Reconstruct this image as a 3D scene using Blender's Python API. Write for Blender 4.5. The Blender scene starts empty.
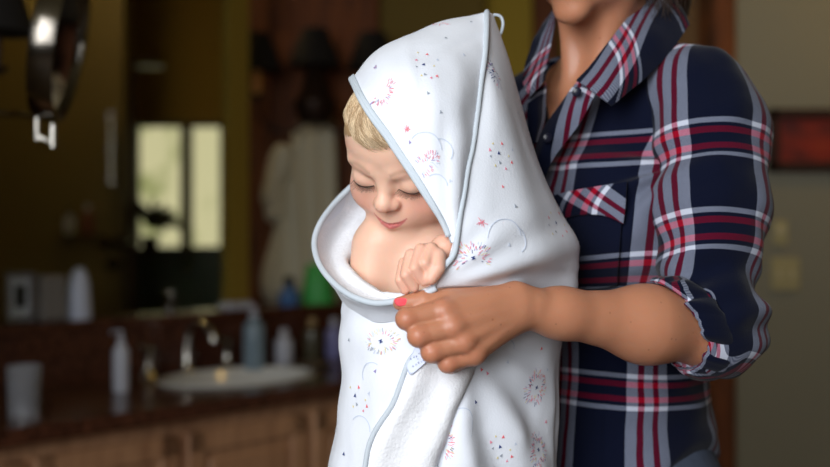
import bpy, math, random
import numpy as np
from mathutils import Vector, Matrix, noise

SC = bpy.context.scene
COL = SC.collection
F = 830 * 50.0 / 36.0          # focal length in pixels of the 50 mm lens
EYE = 1.28                     # camera height
PI = math.pi


def P(px, py, Y):
    """a measured point of the photograph at distance Y, in metres"""
    return np.array([(px - 415.0) / F * Y, Y, EYE - (py - 233.5) / F * Y])


def pix(V):
    V = np.asarray(V)
    return np.stack([415 + V[..., 0] / V[..., 1] * F, 233.5 - (V[..., 2] - EYE) / V[..., 1] * F], -1)


# ---------------------------------------------------------------- tags
def tag(o, label=None, cat=None, group=None, kind=None):
    if label: o['label'] = label
    if cat: o['category'] = cat
    if group: o['group'] = group
    if kind: o['kind'] = kind
    return o


def empty(name, loc=(0, 0, 0), rz=0.0, parent=None):
    o = bpy.data.objects.new(name, None)
    o.empty_display_size = 0.05
    COL.objects.link(o)
    o.location = loc
    o.rotation_euler = (0, 0, rz)
    if parent: o.parent = parent
    return o


# ---------------------------------------------------------------- materials
def srgb(r, g, b):
    f = lambda c: (c / 255 / 12.92) if c / 255 <= .04045 else ((c / 255 + .055) / 1.055) ** 2.4
    return (f(r), f(g), f(b), 1)


class NT:
    def __init__(s, name):
        s.m = bpy.data.materials.new(name)
        s.m.use_nodes = True
        s.t = s.m.node_tree
        s.b = s.t.nodes['Principled BSDF']

    def n(s, typ, **kw):
        x = s.t.nodes.new(typ)
        for k, v in kw.items():
            if k.startswith('i_'):
                x.inputs[k[2:].replace('_', ' ')].default_value = v
            else:
                setattr(x, k, v)
        return x

    def l(s, a, b):
        s.t.links.new(a, b)


def mat(name, col, rough=.6, metal=0, bump=0, bscale=60, sss=0, spec=.5, trans=0, emit=None, estr=1, var=0, vscale=8, ior=1.45, coat=0, sheen=0):
    k = NT(name)
    b = k.b
    b.inputs['Base Color'].default_value = col
    b.inputs['Roughness'].default_value = rough
    b.inputs['Metallic'].default_value = metal
    b.inputs['Specular IOR Level'].default_value = spec
    b.inputs['IOR'].default_value = ior
    b.inputs['Transmission Weight'].default_value = trans
    b.inputs['Coat Weight'].default_value = coat
    b.inputs['Sheen Weight'].default_value = sheen
    if sss:
        b.inputs['Subsurface Weight'].default_value = sss
        b.inputs['Subsurface Radius'].default_value = (1, .3, .15)
        b.inputs['Subsurface Scale'].default_value = .008
    if emit:
        b.inputs['Emission Color'].default_value = emit
        b.inputs['Emission Strength'].default_value = estr
    tc = k.n('ShaderNodeTexCoord')
    if var:
        nz = k.n('ShaderNodeTexNoise', i_Scale=vscale, i_Detail=4)
        k.l(tc.outputs['Object'], nz.inputs['Vector'])
        mx = k.n('ShaderNodeMix', data_type='RGBA')
        mx.inputs[6].default_value = tuple(c * (1 - var) for c in col[:3]) + (1,)
        mx.inputs[7].default_value = tuple(min(1, c * (1 + var)) for c in col[:3]) + (1,)
        k.l(nz.outputs['Fac'], mx.inputs[0])
        k.l(mx.outputs[2], b.inputs['Base Color'])
    if bump:
        nb = k.n('ShaderNodeTexNoise', i_Scale=bscale, i_Detail=3)
        k.l(tc.outputs['Object'], nb.inputs['Vector'])
        bp = k.n('ShaderNodeBump', i_Strength=1.0, i_Distance=bump)
        k.l(nb.outputs['Fac'], bp.inputs['Height'])
        k.l(bp.outputs['Normal'], b.inputs['Normal'])
    return k.m


def skin_mat(name, base, lip, blush, rough=.5, bump=.0004, bscale=350, freckle=False):
    """skin: lips / flush from the painted point attributes"""
    k = NT(name)
    b = k.b
    tc = k.n('ShaderNodeTexCoord')
    at = k.n('ShaderNodeAttribute', attribute_name='paint')
    sp = k.n('ShaderNodeSeparateColor')
    k.l(at.outputs['Color'], sp.inputs[0])
    nz = k.n('ShaderNodeTexNoise', i_Scale=22, i_Detail=4)
    k.l(tc.outputs['Object'], nz.inputs['Vector'])
    m0 = k.n('ShaderNodeMix', data_type='RGBA')
    m0.inputs[6].default_value = tuple(c * .9 for c in base[:3]) + (1,)
    m0.inputs[7].default_value = tuple(min(1, c * 1.08) for c in base[:3]) + (1,)
    k.l(nz.outputs['Fac'], m0.inputs[0])
    last = m0.outputs[2]
    if freckle:
        vo = k.n('ShaderNodeTexVoronoi', i_Scale=75)
        k.l(tc.outputs['Object'], vo.inputs['Vector'])
        rm = k.n('ShaderNodeMapRange')
        rm.inputs[1].default_value = .05
        rm.inputs[2].default_value = .12
        rm.inputs[3].default_value = .5
        rm.inputs[4].default_value = 0
        k.l(vo.outputs['Distance'], rm.inputs[0])
        mf = k.n('ShaderNodeMix', data_type='RGBA')
        mf.inputs[7].default_value = tuple(c * .45 for c in base[:3]) + (1,)
        k.l(rm.outputs[0], mf.inputs[0])
        k.l(last, mf.inputs[6])
        last = mf.outputs[2]
    for ch, colr in ((1, blush), (0, lip), (2, srgb(120, 85, 60))):
        m = k.n('ShaderNodeMix', data_type='RGBA')
        m.inputs[7].default_value = colr
        k.l(sp.outputs[ch], m.inputs[0])
        k.l(last, m.inputs[6])
        last = m.outputs[2]
    k.l(last, b.inputs['Base Color'])
    b.inputs['Roughness'].default_value = rough
    b.inputs['Specular IOR Level'].default_value = .4
    b.inputs['Subsurface Weight'].default_value = .25
    b.inputs['Subsurface Radius'].default_value = (1, .3, .15)
    b.inputs['Subsurface Scale'].default_value = .01
    nb = k.n('ShaderNodeTexNoise', i_Scale=bscale, i_Detail=3)
    k.l(tc.outputs['Object'], nb.inputs['Vector'])
    bp = k.n('ShaderNodeBump', i_Strength=.6, i_Distance=bump)
    k.l(nb.outputs['Fac'], bp.inputs['Height'])
    k.l(bp.outputs['Normal'], b.inputs['Normal'])
    return k.m


# ---------------------------------------------------------------- mesh linking
def link(name, V, Fc, m, parent=None, uv=None, smooth=True, paint=None, mi=None, loc=None):
    me = bpy.data.meshes.new(name)
    V = np.asarray(V, dtype=float)
    if loc is not None: V = V - np.asarray(loc)
    me.from_pydata(V.tolist(), [], Fc if isinstance(Fc, list) else Fc.tolist())
    for x in (m if isinstance(m, (list, tuple)) else [m]): me.materials.append(x)
    if mi is not None: me.polygons.foreach_set('material_index', np.asarray(mi, dtype=np.int32))
    if smooth: me.polygons.foreach_set('use_smooth', [True] * len(me.polygons))
    if uv is not None:           # per vertex, or per loop
        ul = me.uv_layers.new(name='UVMap')
        li = np.zeros(len(me.loops), dtype=np.int32)
        me.loops.foreach_get('vertex_index', li)
        U = np.asarray(uv)
        d = U[li] if len(U) == len(V) else U
        ul.data.foreach_set('uv', d.astype(np.float32).ravel())
    if paint is not None:
        a = me.attributes.new('paint', 'FLOAT_COLOR', 'POINT')
        pc = np.ones((len(V), 4), dtype=np.float32)
        pc[:, :3] = paint
        a.data.foreach_set('color', pc.ravel())
    me.update()
    o = bpy.data.objects.new(name, me)
    COL.objects.link(o)
    if loc is not None: o.location = loc
    if parent: o.parent = parent
    return o


class MB:
    """gathers simple shapes into ONE mesh"""
    def __init__(s):
        s.V = []; s.F = []; s.M = []

    def add(s, V, Fc, m=0):
        o = len(s.V)
        s.V += [tuple(float(c) for c in v) for v in V]
        s.F += [tuple(int(i) + o for i in f) for f in Fc]
        s.M += [m] * len(Fc)
        return s

    def box(s, c, d, rz=0, m=0, bev=0.0):
        hx, hy, hz = d[0] / 2, d[1] / 2, d[2] / 2
        b = min(bev, hx * .9, hy * .9, hz * .9)
        if b <= 0:
            v = [(x, y, z) for x in (-hx, hx) for y in (-hy, hy) for z in (-hz, hz)]
            f = [(0, 1, 3, 2), (4, 6, 7, 5), (0, 4, 5, 1), (2, 3, 7, 6), (0, 2, 6, 4), (1, 5, 7, 3)]
        else:
            v = []; f = []
            idx = {}
            for sx in (-1, 1):
                for sy in (-1, 1):
                    for sz in (-1, 1):
                        for a in range(3):
                            q = [sx * (hx - b), sy * (hy - b), sz * (hz - b)]
                            q[a] = (sx * hx, sy * hy, sz * hz)[a]
                            idx[(sx, sy, sz, a)] = len(v); v.append(tuple(q))
            I = lambda sx, sy, sz, a: idx[(sx, sy, sz, a)]
            for sg in (-1, 1):
                f.append([I(sg, a, b2, 0) for a, b2 in ((-1, -1), (1, -1), (1, 1), (-1, 1))][::sg])
                f.append([I(a, sg, b2, 1) for a, b2 in ((-1, -1), (-1, 1), (1, 1), (1, -1))][::sg])
                f.append([I(a, b2, sg, 2) for a, b2 in ((-1, -1), (1, -1), (1, 1), (-1, 1))][::sg])
            for a in (-1, 1):
                for c2 in (-1, 1):
                    f.append((I(a, c2, -1, 0), I(a, c2, 1, 0), I(a, c2, 1, 1), I(a, c2, -1, 1)))
                    f.append((I(a, -1, c2, 0), I(a, 1, c2, 0), I(a, 1, c2, 2), I(a, -1, c2, 2)))
                    f.append((I(-1, a, c2, 1), I(1, a, c2, 1), I(1, a, c2, 2), I(-1, a, c2, 2)))
                    for d2 in (-1, 1):
                        f.append((I(a, c2, d2, 0), I(a, c2, d2, 1), I(a, c2, d2, 2)))
        cs, sn = math.cos(rz), math.sin(rz)
        v = [(c[0] + x * cs - y * sn, c[1] + x * sn + y * cs, c[2] + z) for x, y, z in v]
        return s.add(v, f, m)

    def lathe(s, prof, c, n=32, m=0, axis=None, sx=1, sy=1):
        """prof: (radius, height) list; axis: direction vector of the height"""
        R = Vector((0, 0, 1)).rotation_difference(Vector(axis)).to_matrix() if axis is not None else Matrix.Identity(3)
        V = []; Fc = []
        for r, h in prof:
            for i in range(n):
                a = 2 * PI * i / n
                q = R @ Vector((r * math.cos(a) * sx, r * math.sin(a) * sy, h))
                V.append((c[0] + q.x, c[1] + q.y, c[2] + q.z))
        for j in range(len(prof) - 1):
            for i in range(n):
                Fc.append((j * n + i, j * n + (i + 1) % n, (j + 1) * n + (i + 1) % n, (j + 1) * n + i))
        if prof[0][0] > 1e-5: Fc.append(tuple(range(n))[::-1])
        if prof[-1][0] > 1e-5: Fc.append(tuple((len(prof) - 1) * n + i for i in range(n)))
        return s.add(V, Fc, m)

    def tube(s, pts, r, n=10, m=0, closed=False):
        V, Fc = tube_geo(pts, r, n, closed)
        return s.add(V, Fc, m)

    def build(s, name, m, parent=None, smooth=False, bev=0):
        o = link(name, s.V, s.F, m, parent, smooth=smooth, mi=s.M if isinstance(m, (list, tuple)) else None)
        if smooth:
            me = o.data
            bm_sharp(me, 40)
        if bev:
            md = o.modifiers.new('bevel', 'BEVEL'); md.width = bev; md.segments = 2; md.limit_method = 'ANGLE'
        return o


def bm_sharp(me, deg):
    import bmesh
    bm = bmesh.new(); bm.from_mesh(me)
    bmesh.ops.recalc_face_normals(bm, faces=bm.faces)
    for e in bm.edges:
        if len(e.link_faces) == 2 and e.calc_face_angle(0) > math.radians(deg): e.smooth = False
    bm.to_mesh(me); bm.free()


def tube_geo(pts, r, n=10, closed=False):
    pts = np.asarray(pts, float)
    N = len(pts)
    rr = np.full(N, r) if np.isscalar(r) else np.asarray(r, float)
    if closed: T = np.roll(pts, -1, 0) - np.roll(pts, 1, 0)
    else: T = np.gradient(pts, axis=0)
    T /= np.linalg.norm(T, axis=1)[:, None] + 1e-12
    up = np.array([0, 0, 1.]) if abs(T[0][2]) < .9 else np.array([1., 0, 0])
    a = np.cross(T[0], up); a /= np.linalg.norm(a)
    V = []
    for i in range(N):
        a = a - T[i] * np.dot(a, T[i]); a /= np.linalg.norm(a) + 1e-12
        b = np.cross(T[i], a)
        for j in range(n):
            t = 2 * PI * j / n
            V.append(pts[i] + rr[i] * (math.cos(t) * a + math.sin(t) * b))
    Fc = []
    for i in range(N if closed else N - 1):
        i2 = (i + 1) % N
        for j in range(n):
            Fc.append((i * n + j, i * n + (j + 1) % n, i2 * n + (j + 1) % n, i2 * n + j))
    if not closed:
        Fc.append(tuple(range(n))[::-1]); Fc.append(tuple((N - 1) * n + j for j in range(n)))
    return V, Fc


def spline(pts, n, closed=False):
    """Catmull-Rom through pts, n samples"""
    p = np.asarray(pts, float)
    N = len(p)
    if closed: q = np.concatenate([p[-1:], p, p[:2]])
    else: q = np.concatenate([2 * p[:1] - p[1:2], p, 2 * p[-1:] - p[-2:-1]])
    segs = N if closed else N - 1
    t = np.linspace(0, segs, n, endpoint=not closed)
    i = np.minimum(t.astype(int), segs - 1)
    f = (t - i).reshape((-1,) + (1,) * (p.ndim - 1))
    a, b, c, d = q[i], q[i + 1], q[i + 2], q[i + 3]
    return .5 * (2 * b + (c - a) * f + (2 * a - 5 * b + 4 * c - d) * f ** 2 + (3 * b - 3 * c + d - a) * f ** 3)


# ---------------------------------------------------------------- implicit bodies
def frame(c=(0, 0, 0), R=None, s=1.0):
    return (np.asarray(c, float), np.eye(3) if R is None else np.asarray(R, float), float(s))


ID = frame()


def toW(fr, p):
    c, R, s = fr
    return np.asarray(p, float) * s @ R.T + c


def toL(fr, p):
    c, R, s = fr
    return ((np.asarray(p, float) - c) @ R) / s


class Body:
    """a list of smooth-blended ellipsoids and tapered capsules"""
    def __init__(s):
        s.p = []

    def ell(s, c, r, k=.01, fr=ID, R=None, op=1):
        c = np.asarray(c, float); r = np.asarray(r, float)
        W = toW(fr, c)
        RR = fr[1] @ (np.eye(3) if R is None else R)
        s.p.append(('e', W, r * fr[2], RR, k * fr[2], op))
        return s

    def cone(s, a, b, ra, rb, k=.01, fr=ID, op=1):
        s.p.append(('c', toW(fr, a), toW(fr, b), ra * fr[2], rb * fr[2], k * fr[2], op))
        return s

    def chain(s, pts, rs, k=.004, fr=ID):
        """joined first, as one digit or limb"""
        s.p.append(('h', [toW(fr, q) for q in pts], [r * fr[2] for r in rs], None, k * fr[2], 1))
        return s

    @staticmethod
    def dist(q, x, y, z):
        if q[0] == 'e':
            _, c, r, R, k, op = q
            X, Y, Z = x - c[0], y - c[1], z - c[2]
            u = X * R[0, 0] + Y * R[1, 0] + Z * R[2, 0]
            v = X * R[0, 1] + Y * R[1, 1] + Z * R[2, 1]
            w = X * R[0, 2] + Y * R[1, 2] + Z * R[2, 2]
            k0 = np.sqrt((u / r[0]) ** 2 + (v / r[1]) ** 2 + (w / r[2]) ** 2)
            k1 = np.sqrt((u / r[0] ** 2) ** 2 + (v / r[1] ** 2) ** 2 + (w / r[2] ** 2) ** 2) + 1e-9
            return k0 * (k0 - 1) / k1
        segs = [(q[1], q[2], q[3], q[4])] if q[0] == 'c' else [(q[1][i], q[1][i + 1], q[2][i], q[2][i + 1]) for i in range(len(q[1]) - 1)]
        D = None
        for a, b, ra, rb in segs:
            ba = b - a
            L = float(ba @ ba) + 1e-12
            X, Y, Z = x - a[0], y - a[1], z - a[2]
            t = np.clip((X * ba[0] + Y * ba[1] + Z * ba[2]) / L, 0, 1)
            d = np.sqrt((X - t * ba[0]) ** 2 + (Y - t * ba[1]) ** 2 + (Z - t * ba[2]) ** 2) - (ra + (rb - ra) * t)
            D = d if D is None else np.minimum(D, d)
        return D

    @staticmethod
    def box_of(q):
        if q[0] == 'e':
            m = float(max(q[2])); return q[1] - m, q[1] + m
        if q[0] == 'c':
            m = max(q[3], q[4]); return np.minimum(q[1], q[2]) - m, np.maximum(q[1], q[2]) + m
        A = np.array(q[1]); m = max(q[2])
        return A.min(0) - m, A.max(0) + m

    @staticmethod
    def comb(D, d, k, op):
        if op == 1:      # smooth union
            h = np.maximum(k - np.abs(D - d), 0) / max(k, 1e-9)
            return np.minimum(D, d) - h * h * k * .25
        h = np.maximum(k - np.abs(D + d), 0) / max(k, 1e-9)   # smooth subtraction
        return np.maximum(D, -d) + h * h * k * .25

    def at(s, p):
        p = np.asarray(p, float)
        D = np.full(len(p), 1.0)
        for q in s.p:
            D = s.comb(D, s.dist(q, p[:, 0], p[:, 1], p[:, 2]), q[-2], q[-1])
        return D

    def mesh(s, h, lo=None, hi=None, inflate=0.0, extra=None):
        bx = [s.box_of(q) for q in s.p if q[-1] == 1]
        L = np.min([b[0] for b in bx], 0) - .01 - inflate
        H = np.max([b[1] for b in bx], 0) + .01 + inflate
        if lo is not None: L = np.maximum(L, lo)
        if hi is not None: H = np.minimum(H, hi)
        n = np.ceil((H - L) / h).astype(int) + 1
        ax = [(L[i] + h * np.arange(n[i])).astype(np.float32) for i in range(3)]
        D = np.full(tuple(n), 1.0, np.float32)
        for q in s.p:
            a, b = s.box_of(q)
            mg = q[-2] + 3 * h + inflate * 1.5 + .002
            i0 = np.maximum(np.floor((a - mg - L) / h).astype(int), 0)
            i1 = np.minimum(np.ceil((b + mg - L) / h).astype(int) + 1, n)
            if np.any(i1 <= i0): continue
            sl = tuple(slice(i0[j], i1[j]) for j in range(3))
            x = ax[0][sl[0]][:, None, None]; y = ax[1][sl[1]][None, :, None]; z = ax[2][sl[2]][None, None, :]
            D[sl] = s.comb(D[sl], s.dist(q, x, y, z), q[-2], q[-1])
        D -= inflate
        if extra is not None:
            D = extra(D, ax[0][:, None, None], ax[1][None, :, None], ax[2][None, None, :])
        # close at the box border
        for a in range(3):
            for e in (0, -1):
                ix = [slice(None)] * 3; ix[a] = e
                D[tuple(ix)] = np.maximum(D[tuple(ix)], h * .3)
        return nets(D, L, h)


def nets(D, L, h):
    S = D < 0
    nx, ny, nz = D.shape
    cnt = np.zeros((nx - 1, ny - 1, nz - 1), np.uint8)
    for a in (0, 1):
        for b in (0, 1):
            for c in (0, 1):
                cnt += S[a:nx - 1 + a, b:ny - 1 + b, c:nz - 1 + c]
    act = (cnt > 0) & (cnt < 8)
    I = np.argwhere(act)
    ids = np.full(act.shape, -1, np.int32)
    ids[act] = np.arange(len(I))
    acc = np.zeros((len(I), 3)); num = np.zeros(len(I))
    corners = [(a, b, c) for a in (0, 1) for b in (0, 1) for c in (0, 1)]
    vals = {q: D[I[:, 0] + q[0], I[:, 1] + q[1], I[:, 2] + q[2]].astype(float) for q in corners}
    for q in corners:
        for a in range(3):
            if q[a] == 0:
                q2 = list(q); q2[a] = 1; q2 = tuple(q2)
                v0, v1 = vals[q], vals[q2]
                m = (v0 < 0) != (v1 < 0)
                t = np.where(m, v0 / (v0 - v1 + 1e-20), 0)
                pt = np.tile(np.array(q, float), (len(I), 1)); pt[:, a] += t
                acc += pt * m[:, None]; num += m
    V = (I + acc / np.maximum(num, 1)[:, None]) * h + L
    faces = []
    for a in range(3):
        b, c = (a + 1) % 3, (a + 2) % 3
        s0 = [slice(None)] * 3; s1 = [slice(None)] * 3
        s0[a] = slice(0, -1); s1[a] = slice(1, None)
        e = S[tuple(s0)] != S[tuple(s1)]
        E = np.argwhere(e)
        ok = (E[:, b] > 0) & (E[:, c] > 0) & (E[:, b] < D.shape[b] - 1) & (E[:, c] < D.shape[c] - 1)
        E = E[ok]
        ins = S[tuple(s0)][E[:, 0], E[:, 1], E[:, 2]]
        def gid(db, dc):
            q = E.copy(); q[:, b] += db; q[:, c] += dc
            return ids[q[:, 0], q[:, 1], q[:, 2]]
        f = np.stack([gid(-1, -1), gid(0, -1), gid(0, 0), gid(-1, 0)], 1)
        f[~ins] = f[~ins][:, ::-1]
        faces.append(f)
    Fc = np.concatenate(faces)
    return V, Fc


def merge(*ms):
    V = []; Fc = []; o = 0
    for v, f in ms:
        V.append(np.asarray(v)); Fc.append(np.asarray(f) + o); o += len(v)
    return np.concatenate(V), np.concatenate(Fc)


def relax(V, Fc, it=2, lam=.5):
    e = np.concatenate([Fc[:, [0, 1]], Fc[:, [1, 2]], Fc[:, [2, 3]], Fc[:, [3, 0]]])
    e = np.concatenate([e, e[:, ::-1]])
    deg = np.bincount(e[:, 0], minlength=len(V))[:, None]
    for _ in range(it):
        A = np.stack([np.bincount(e[:, 0], weights=V[e[:, 1], j], minlength=len(V)) for j in range(3)], 1)
        V = V + lam * (A / np.maximum(deg, 1) - V)
    return V


def normals(V, Fc):
    n = np.cross(V[Fc[:, 2]] - V[Fc[:, 0]], V[Fc[:, 3]] - V[Fc[:, 1]])
    N = np.zeros_like(V)
    for j in range(4): np.add.at(N, Fc[:, j], n)
    return N / (np.linalg.norm(N, axis=1)[:, None] + 1e-12)


def nz3(V, sc, seed=0.0):
    return np.array([noise.noise(Vector((v[0] * sc + seed, v[1] * sc + seed * 1.7, v[2] * sc - seed))) for v in V])


# ---------------------------------------------------------------- cloth sheets
def rotm(ax, deg):
    return np.array(Matrix.Rotation(math.radians(deg), 3, ax))


class Sheet:
    """a smooth cloth surface through a net of control points, with thickness and printed marks"""
    def __init__(s, net, nu=80, nv=80, th=.003, outward=None, folds=None, closed_u=False, avoid=()):
        net = np.asarray(net, float)                 # rows (v) x cols (u) x 3
        a = spline(net, nv)                          # along rows
        a = np.swapaxes(a, 0, 1)
        a = spline(a, nu, closed=closed_u)
        s.G = np.swapaxes(a, 0, 1)                   # nv x nu x 3
        s.closed = closed_u
        s.th = th
        s.cen = outward
        s._n()
        if folds is not None:
            u = np.linspace(0, 1, nu); v = np.linspace(0, 1, nv)
            U, Vv = np.meshgrid(u, v)
            s.G = s.G + s.N * folds(U, Vv, s.G)[..., None]
            s._n()
        for B, off in avoid:
            before = s.G.copy()
            s.clear(B, off)
            if np.abs(before - s.G).max() > 1e-4:        # the cloth bridges over what it touches
                for _ in range(14):
                    g = s.G
                    a = g.copy()
                    a[1:-1, 1:-1] = .25 * (g[:-2, 1:-1] + g[2:, 1:-1] + g[1:-1, :-2] + g[1:-1, 2:])
                    if s.closed:
                        a[1:-1, 0] = .25 * (g[:-2, 0] + g[2:, 0] + g[1:-1, -1] + g[1:-1, 1])
                        a[1:-1, -1] = .25 * (g[:-2, -1] + g[2:, -1] + g[1:-1, -2] + g[1:-1, 0])
                    mv = np.linalg.norm(before - s.G, axis=2) > 1e-5
                    near = mv.copy()
                    for _k in range(5):
                        m2 = near.copy(); m2[1:] |= near[:-1]; m2[:-1] |= near[1:]; m2[:, 1:] |= near[:, :-1]; m2[:, :-1] |= near[:, 1:]; near = m2
                    s.G = np.where(near[..., None], a, g)
                s._n()
                s.clear(B, off * .8)
        s.dec = MB()

    def clear(s, B, off):
        sh = s.G.shape
        p = s.G.reshape(-1, 3)
        for _ in range(3):
            d = B.at(p)
            ix = np.where(d < off)[0]
            if not len(ix): break
            q = p[ix]
            h = .001
            g = np.stack([(B.at(q + np.eye(3)[j] * h) - d[ix]) / h for j in range(3)], 1)
            g /= np.linalg.norm(g, axis=1)[:, None] + 1e-9
            p[ix] = q + g * (off - d[ix])[:, None]
        s.G = p.reshape(sh)
        s._n()

    def _n(s):
        G = s.G
        if s.closed:
            du = np.roll(G, -1, 1) - np.roll(G, 1, 1)
        else: du = np.gradient(G, axis=1)
        dv = np.gradient(G, axis=0)
        N = np.cross(du, dv)
        N /= np.linalg.norm(N, axis=2)[..., None] + 1e-12
        ref = -G if s.cen is None else G - np.asarray(s.cen)
        if s.cen is None: ref = np.array([0, 0, EYE]) - G
        s.flip = np.mean(np.sum(N * ref, -1)) < 0
        if s.flip: N = -N
        s.N = N
        s.du = du / (np.linalg.norm(du, axis=2)[..., None] + 1e-12)

    def find(s, px, py):
        q = pix(s.G)
        d = (q[..., 0] - px) ** 2 + (q[..., 1] - py) ** 2
        facing = np.sum(s.N * (np.array([0, 0, EYE]) - s.G), -1) > 0
        d = d + (~facing) * 1e6
        i = np.unravel_index(np.argmin(d), d.shape)
        return i if d[i] < 300 else None

    def local(s, px, py):
        i = s.find(px, py)
        if i is None: return None
        p, n = s.G[i], s.N[i]
        up = np.array([0, 0, 1.]) - n * n[2]
        up /= np.linalg.norm(up)
        rt = np.cross(up, n)
        if rt[0] < 0: rt = -rt
        return i, p, n, up, rt

    def snap(s, p, off):
        d = np.sum((s.G - p) ** 2, -1)
        i = np.unravel_index(np.argmin(d), d.shape)
        g, n = s.G[i], s.N[i]
        return p - n * np.dot(p - g, n) + n * off

    def mark(s, poly, loc, ang=0, size=1, m=0, off=.0009):
        """a small printed polygon (metres, in the surface's own right/up frame)"""
        i, p, n, up, rt = loc
        c, sn = math.cos(ang), math.sin(ang)
        pts = []
        for x, y in poly:
            X, Y = (x * c - y * sn) * size, (x * sn + y * c) * size
            pts.append(s.snap(p + rt * X + up * Y, off))
        s.dec.add(pts, [tuple(range(len(pts)))], m)

    def build(s, name, mats, parent, label=None):
        nv, nu = s.G.shape[:2]
        A = s.G.reshape(-1, 3); Bk = (s.G - s.N * s.th).reshape(-1, 3)
        K = nv * nu
        idx = np.arange(K).reshape(nv, nu)
        if s.closed: idx = np.concatenate([idx, idx[:, :1]], 1)
        q = np.stack([idx[:-1, :-1], idx[:-1, 1:], idx[1:, 1:], idx[1:, :-1]], -1).reshape(-1, 4)
        if s.flip: q = q[:, ::-1]
        f = [q, q[:, ::-1] + K]
        rim = []
        def edge(a):
            for i in range(len(a) - 1): rim.append((a[i], a[i + 1], a[i + 1] + K, a[i] + K))
        edge(idx[0]); edge(idx[-1][::-1])
        if not s.closed: edge(idx[:, 0][::-1]); edge(idx[:, -1])
        rim = np.array(rim)
        if s.flip: rim = rim
        Fc = np.concatenate(f + [rim]).tolist()
        V = np.concatenate([A, Bk]).tolist()
        mi = [0] * len(Fc)
        base = len(V)
        V += s.dec.V
        Fc += [tuple(i + base for i in g) for g in s.dec.F]
        mi += [m + 1 for m in s.dec.M]
        arc = np.cumsum(np.concatenate([np.zeros((nv, 1)), np.linalg.norm(np.diff(s.G, axis=1), axis=2)], 1), 1)
        arv = np.cumsum(np.concatenate([np.zeros((1, nu)), np.linalg.norm(np.diff(s.G, axis=0), axis=2)], 0), 0)
        uv = np.stack([arc, arv], -1).reshape(-1, 2)
        uv = np.concatenate([uv, uv, np.zeros((len(s.dec.V), 2))])
        return link(name, V, Fc, mats, parent, uv=uv, mi=mi)


def net_of(rows):
    """rows of (px, py, Y) triples"""
    return np.array([[P(*c) for c in r] for r in rows])
# ================================================================ materials of the people and the towel
M_BABY = skin_mat('child_skin', srgb(232, 188, 164), srgb(206, 118, 114), srgb(228, 152, 134), rough=.45, bump=.0002, bscale=500)
M_ADULT = skin_mat('adult_skin', srgb(184, 126, 96), srgb(170, 85, 78), srgb(186, 112, 88), rough=.42, bump=.0004, bscale=260, freckle=True)
M_BLOND = mat('blond_hair', srgb(214, 180, 128), rough=.4)
_nt = M_BLOND.node_tree
_a = _nt.nodes.new('ShaderNodeAttribute'); _a.attribute_name = 'paint'
_m = _nt.nodes.new('ShaderNodeMix'); _m.data_type = 'RGBA'
_m.inputs[6].default_value = srgb(158, 122, 82); _m.inputs[7].default_value = srgb(240, 216, 180)
_s = _nt.nodes.new('ShaderNodeSeparateColor')
_nt.links.new(_a.outputs['Color'], _s.inputs[0]); _nt.links.new(_s.outputs[0], _m.inputs[0])
_nt.links.new(_m.outputs[2], _nt.nodes['Principled BSDF'].inputs['Base Color'])
M_BROWNHAIR = mat('dark_brown_hair', srgb(52, 34, 26), rough=.45, var=.2, vscale=60)
M_LASH = mat('lashes', srgb(58, 38, 28), rough=.6)
M_NAIL = mat('coral_nail', srgb(250, 92, 104), rough=.2, coat=.6)
M_NAILBARE = mat('bare_nail', srgb(236, 190, 172), rough=.3)


def terry(name, col, bump=.0012, sc=900):
    k = NT(name)
    k.b.inputs['Base Color'].default_value = col
    k.b.inputs['Roughness'].default_value = .9
    k.b.inputs['Specular IOR Level'].default_value = .15
    k.b.inputs['Sheen Weight'].default_value = .15
    tc = k.n('ShaderNodeTexCoord')
    a = k.n('ShaderNodeTexNoise', i_Scale=sc * .5, i_Detail=3)
    c = k.n('ShaderNodeTexNoise', i_Scale=45, i_Detail=3)
    k.l(tc.outputs['Object'], a.inputs['Vector']); k.l(tc.outputs['Object'], c.inputs['Vector'])
    b1 = k.n('ShaderNodeBump', i_Strength=.8, i_Distance=bump)
    b2 = k.n('ShaderNodeBump', i_Strength=.6, i_Distance=bump * 3)
    k.l(a.outputs['Fac'], b1.inputs['Height']); k.l(c.outputs['Fac'], b2.inputs['Height'])
    k.l(b2.outputs['Normal'], b1.inputs['Normal']); k.l(b1.outputs['Normal'], k.b.inputs['Normal'])
    return k.m


M_MUSLIN = terry('white_muslin', srgb(229, 233, 242), .0003, 900)
M_TERRY = terry('white_terry', srgb(238, 239, 244), .0012, 700)
M_PIPE = terry('grey_blue_piping', srgb(196, 205, 214), .0003, 1400)
INK = [mat('print_' + n, c, rough=.8, spec=.1) for n, c in (
    ('pink', srgb(236, 148, 168)), ('coral', srgb(238, 122, 130)), ('navy', srgb(56, 72, 128)), ('lilac', srgb(160, 150, 196)),
    ('yellow', srgb(230, 214, 150)), ('pale_blue', srgb(205, 214, 230)), ('grey', srgb(160, 168, 180)))]
PRINT = [M_MUSLIN] + INK


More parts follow.
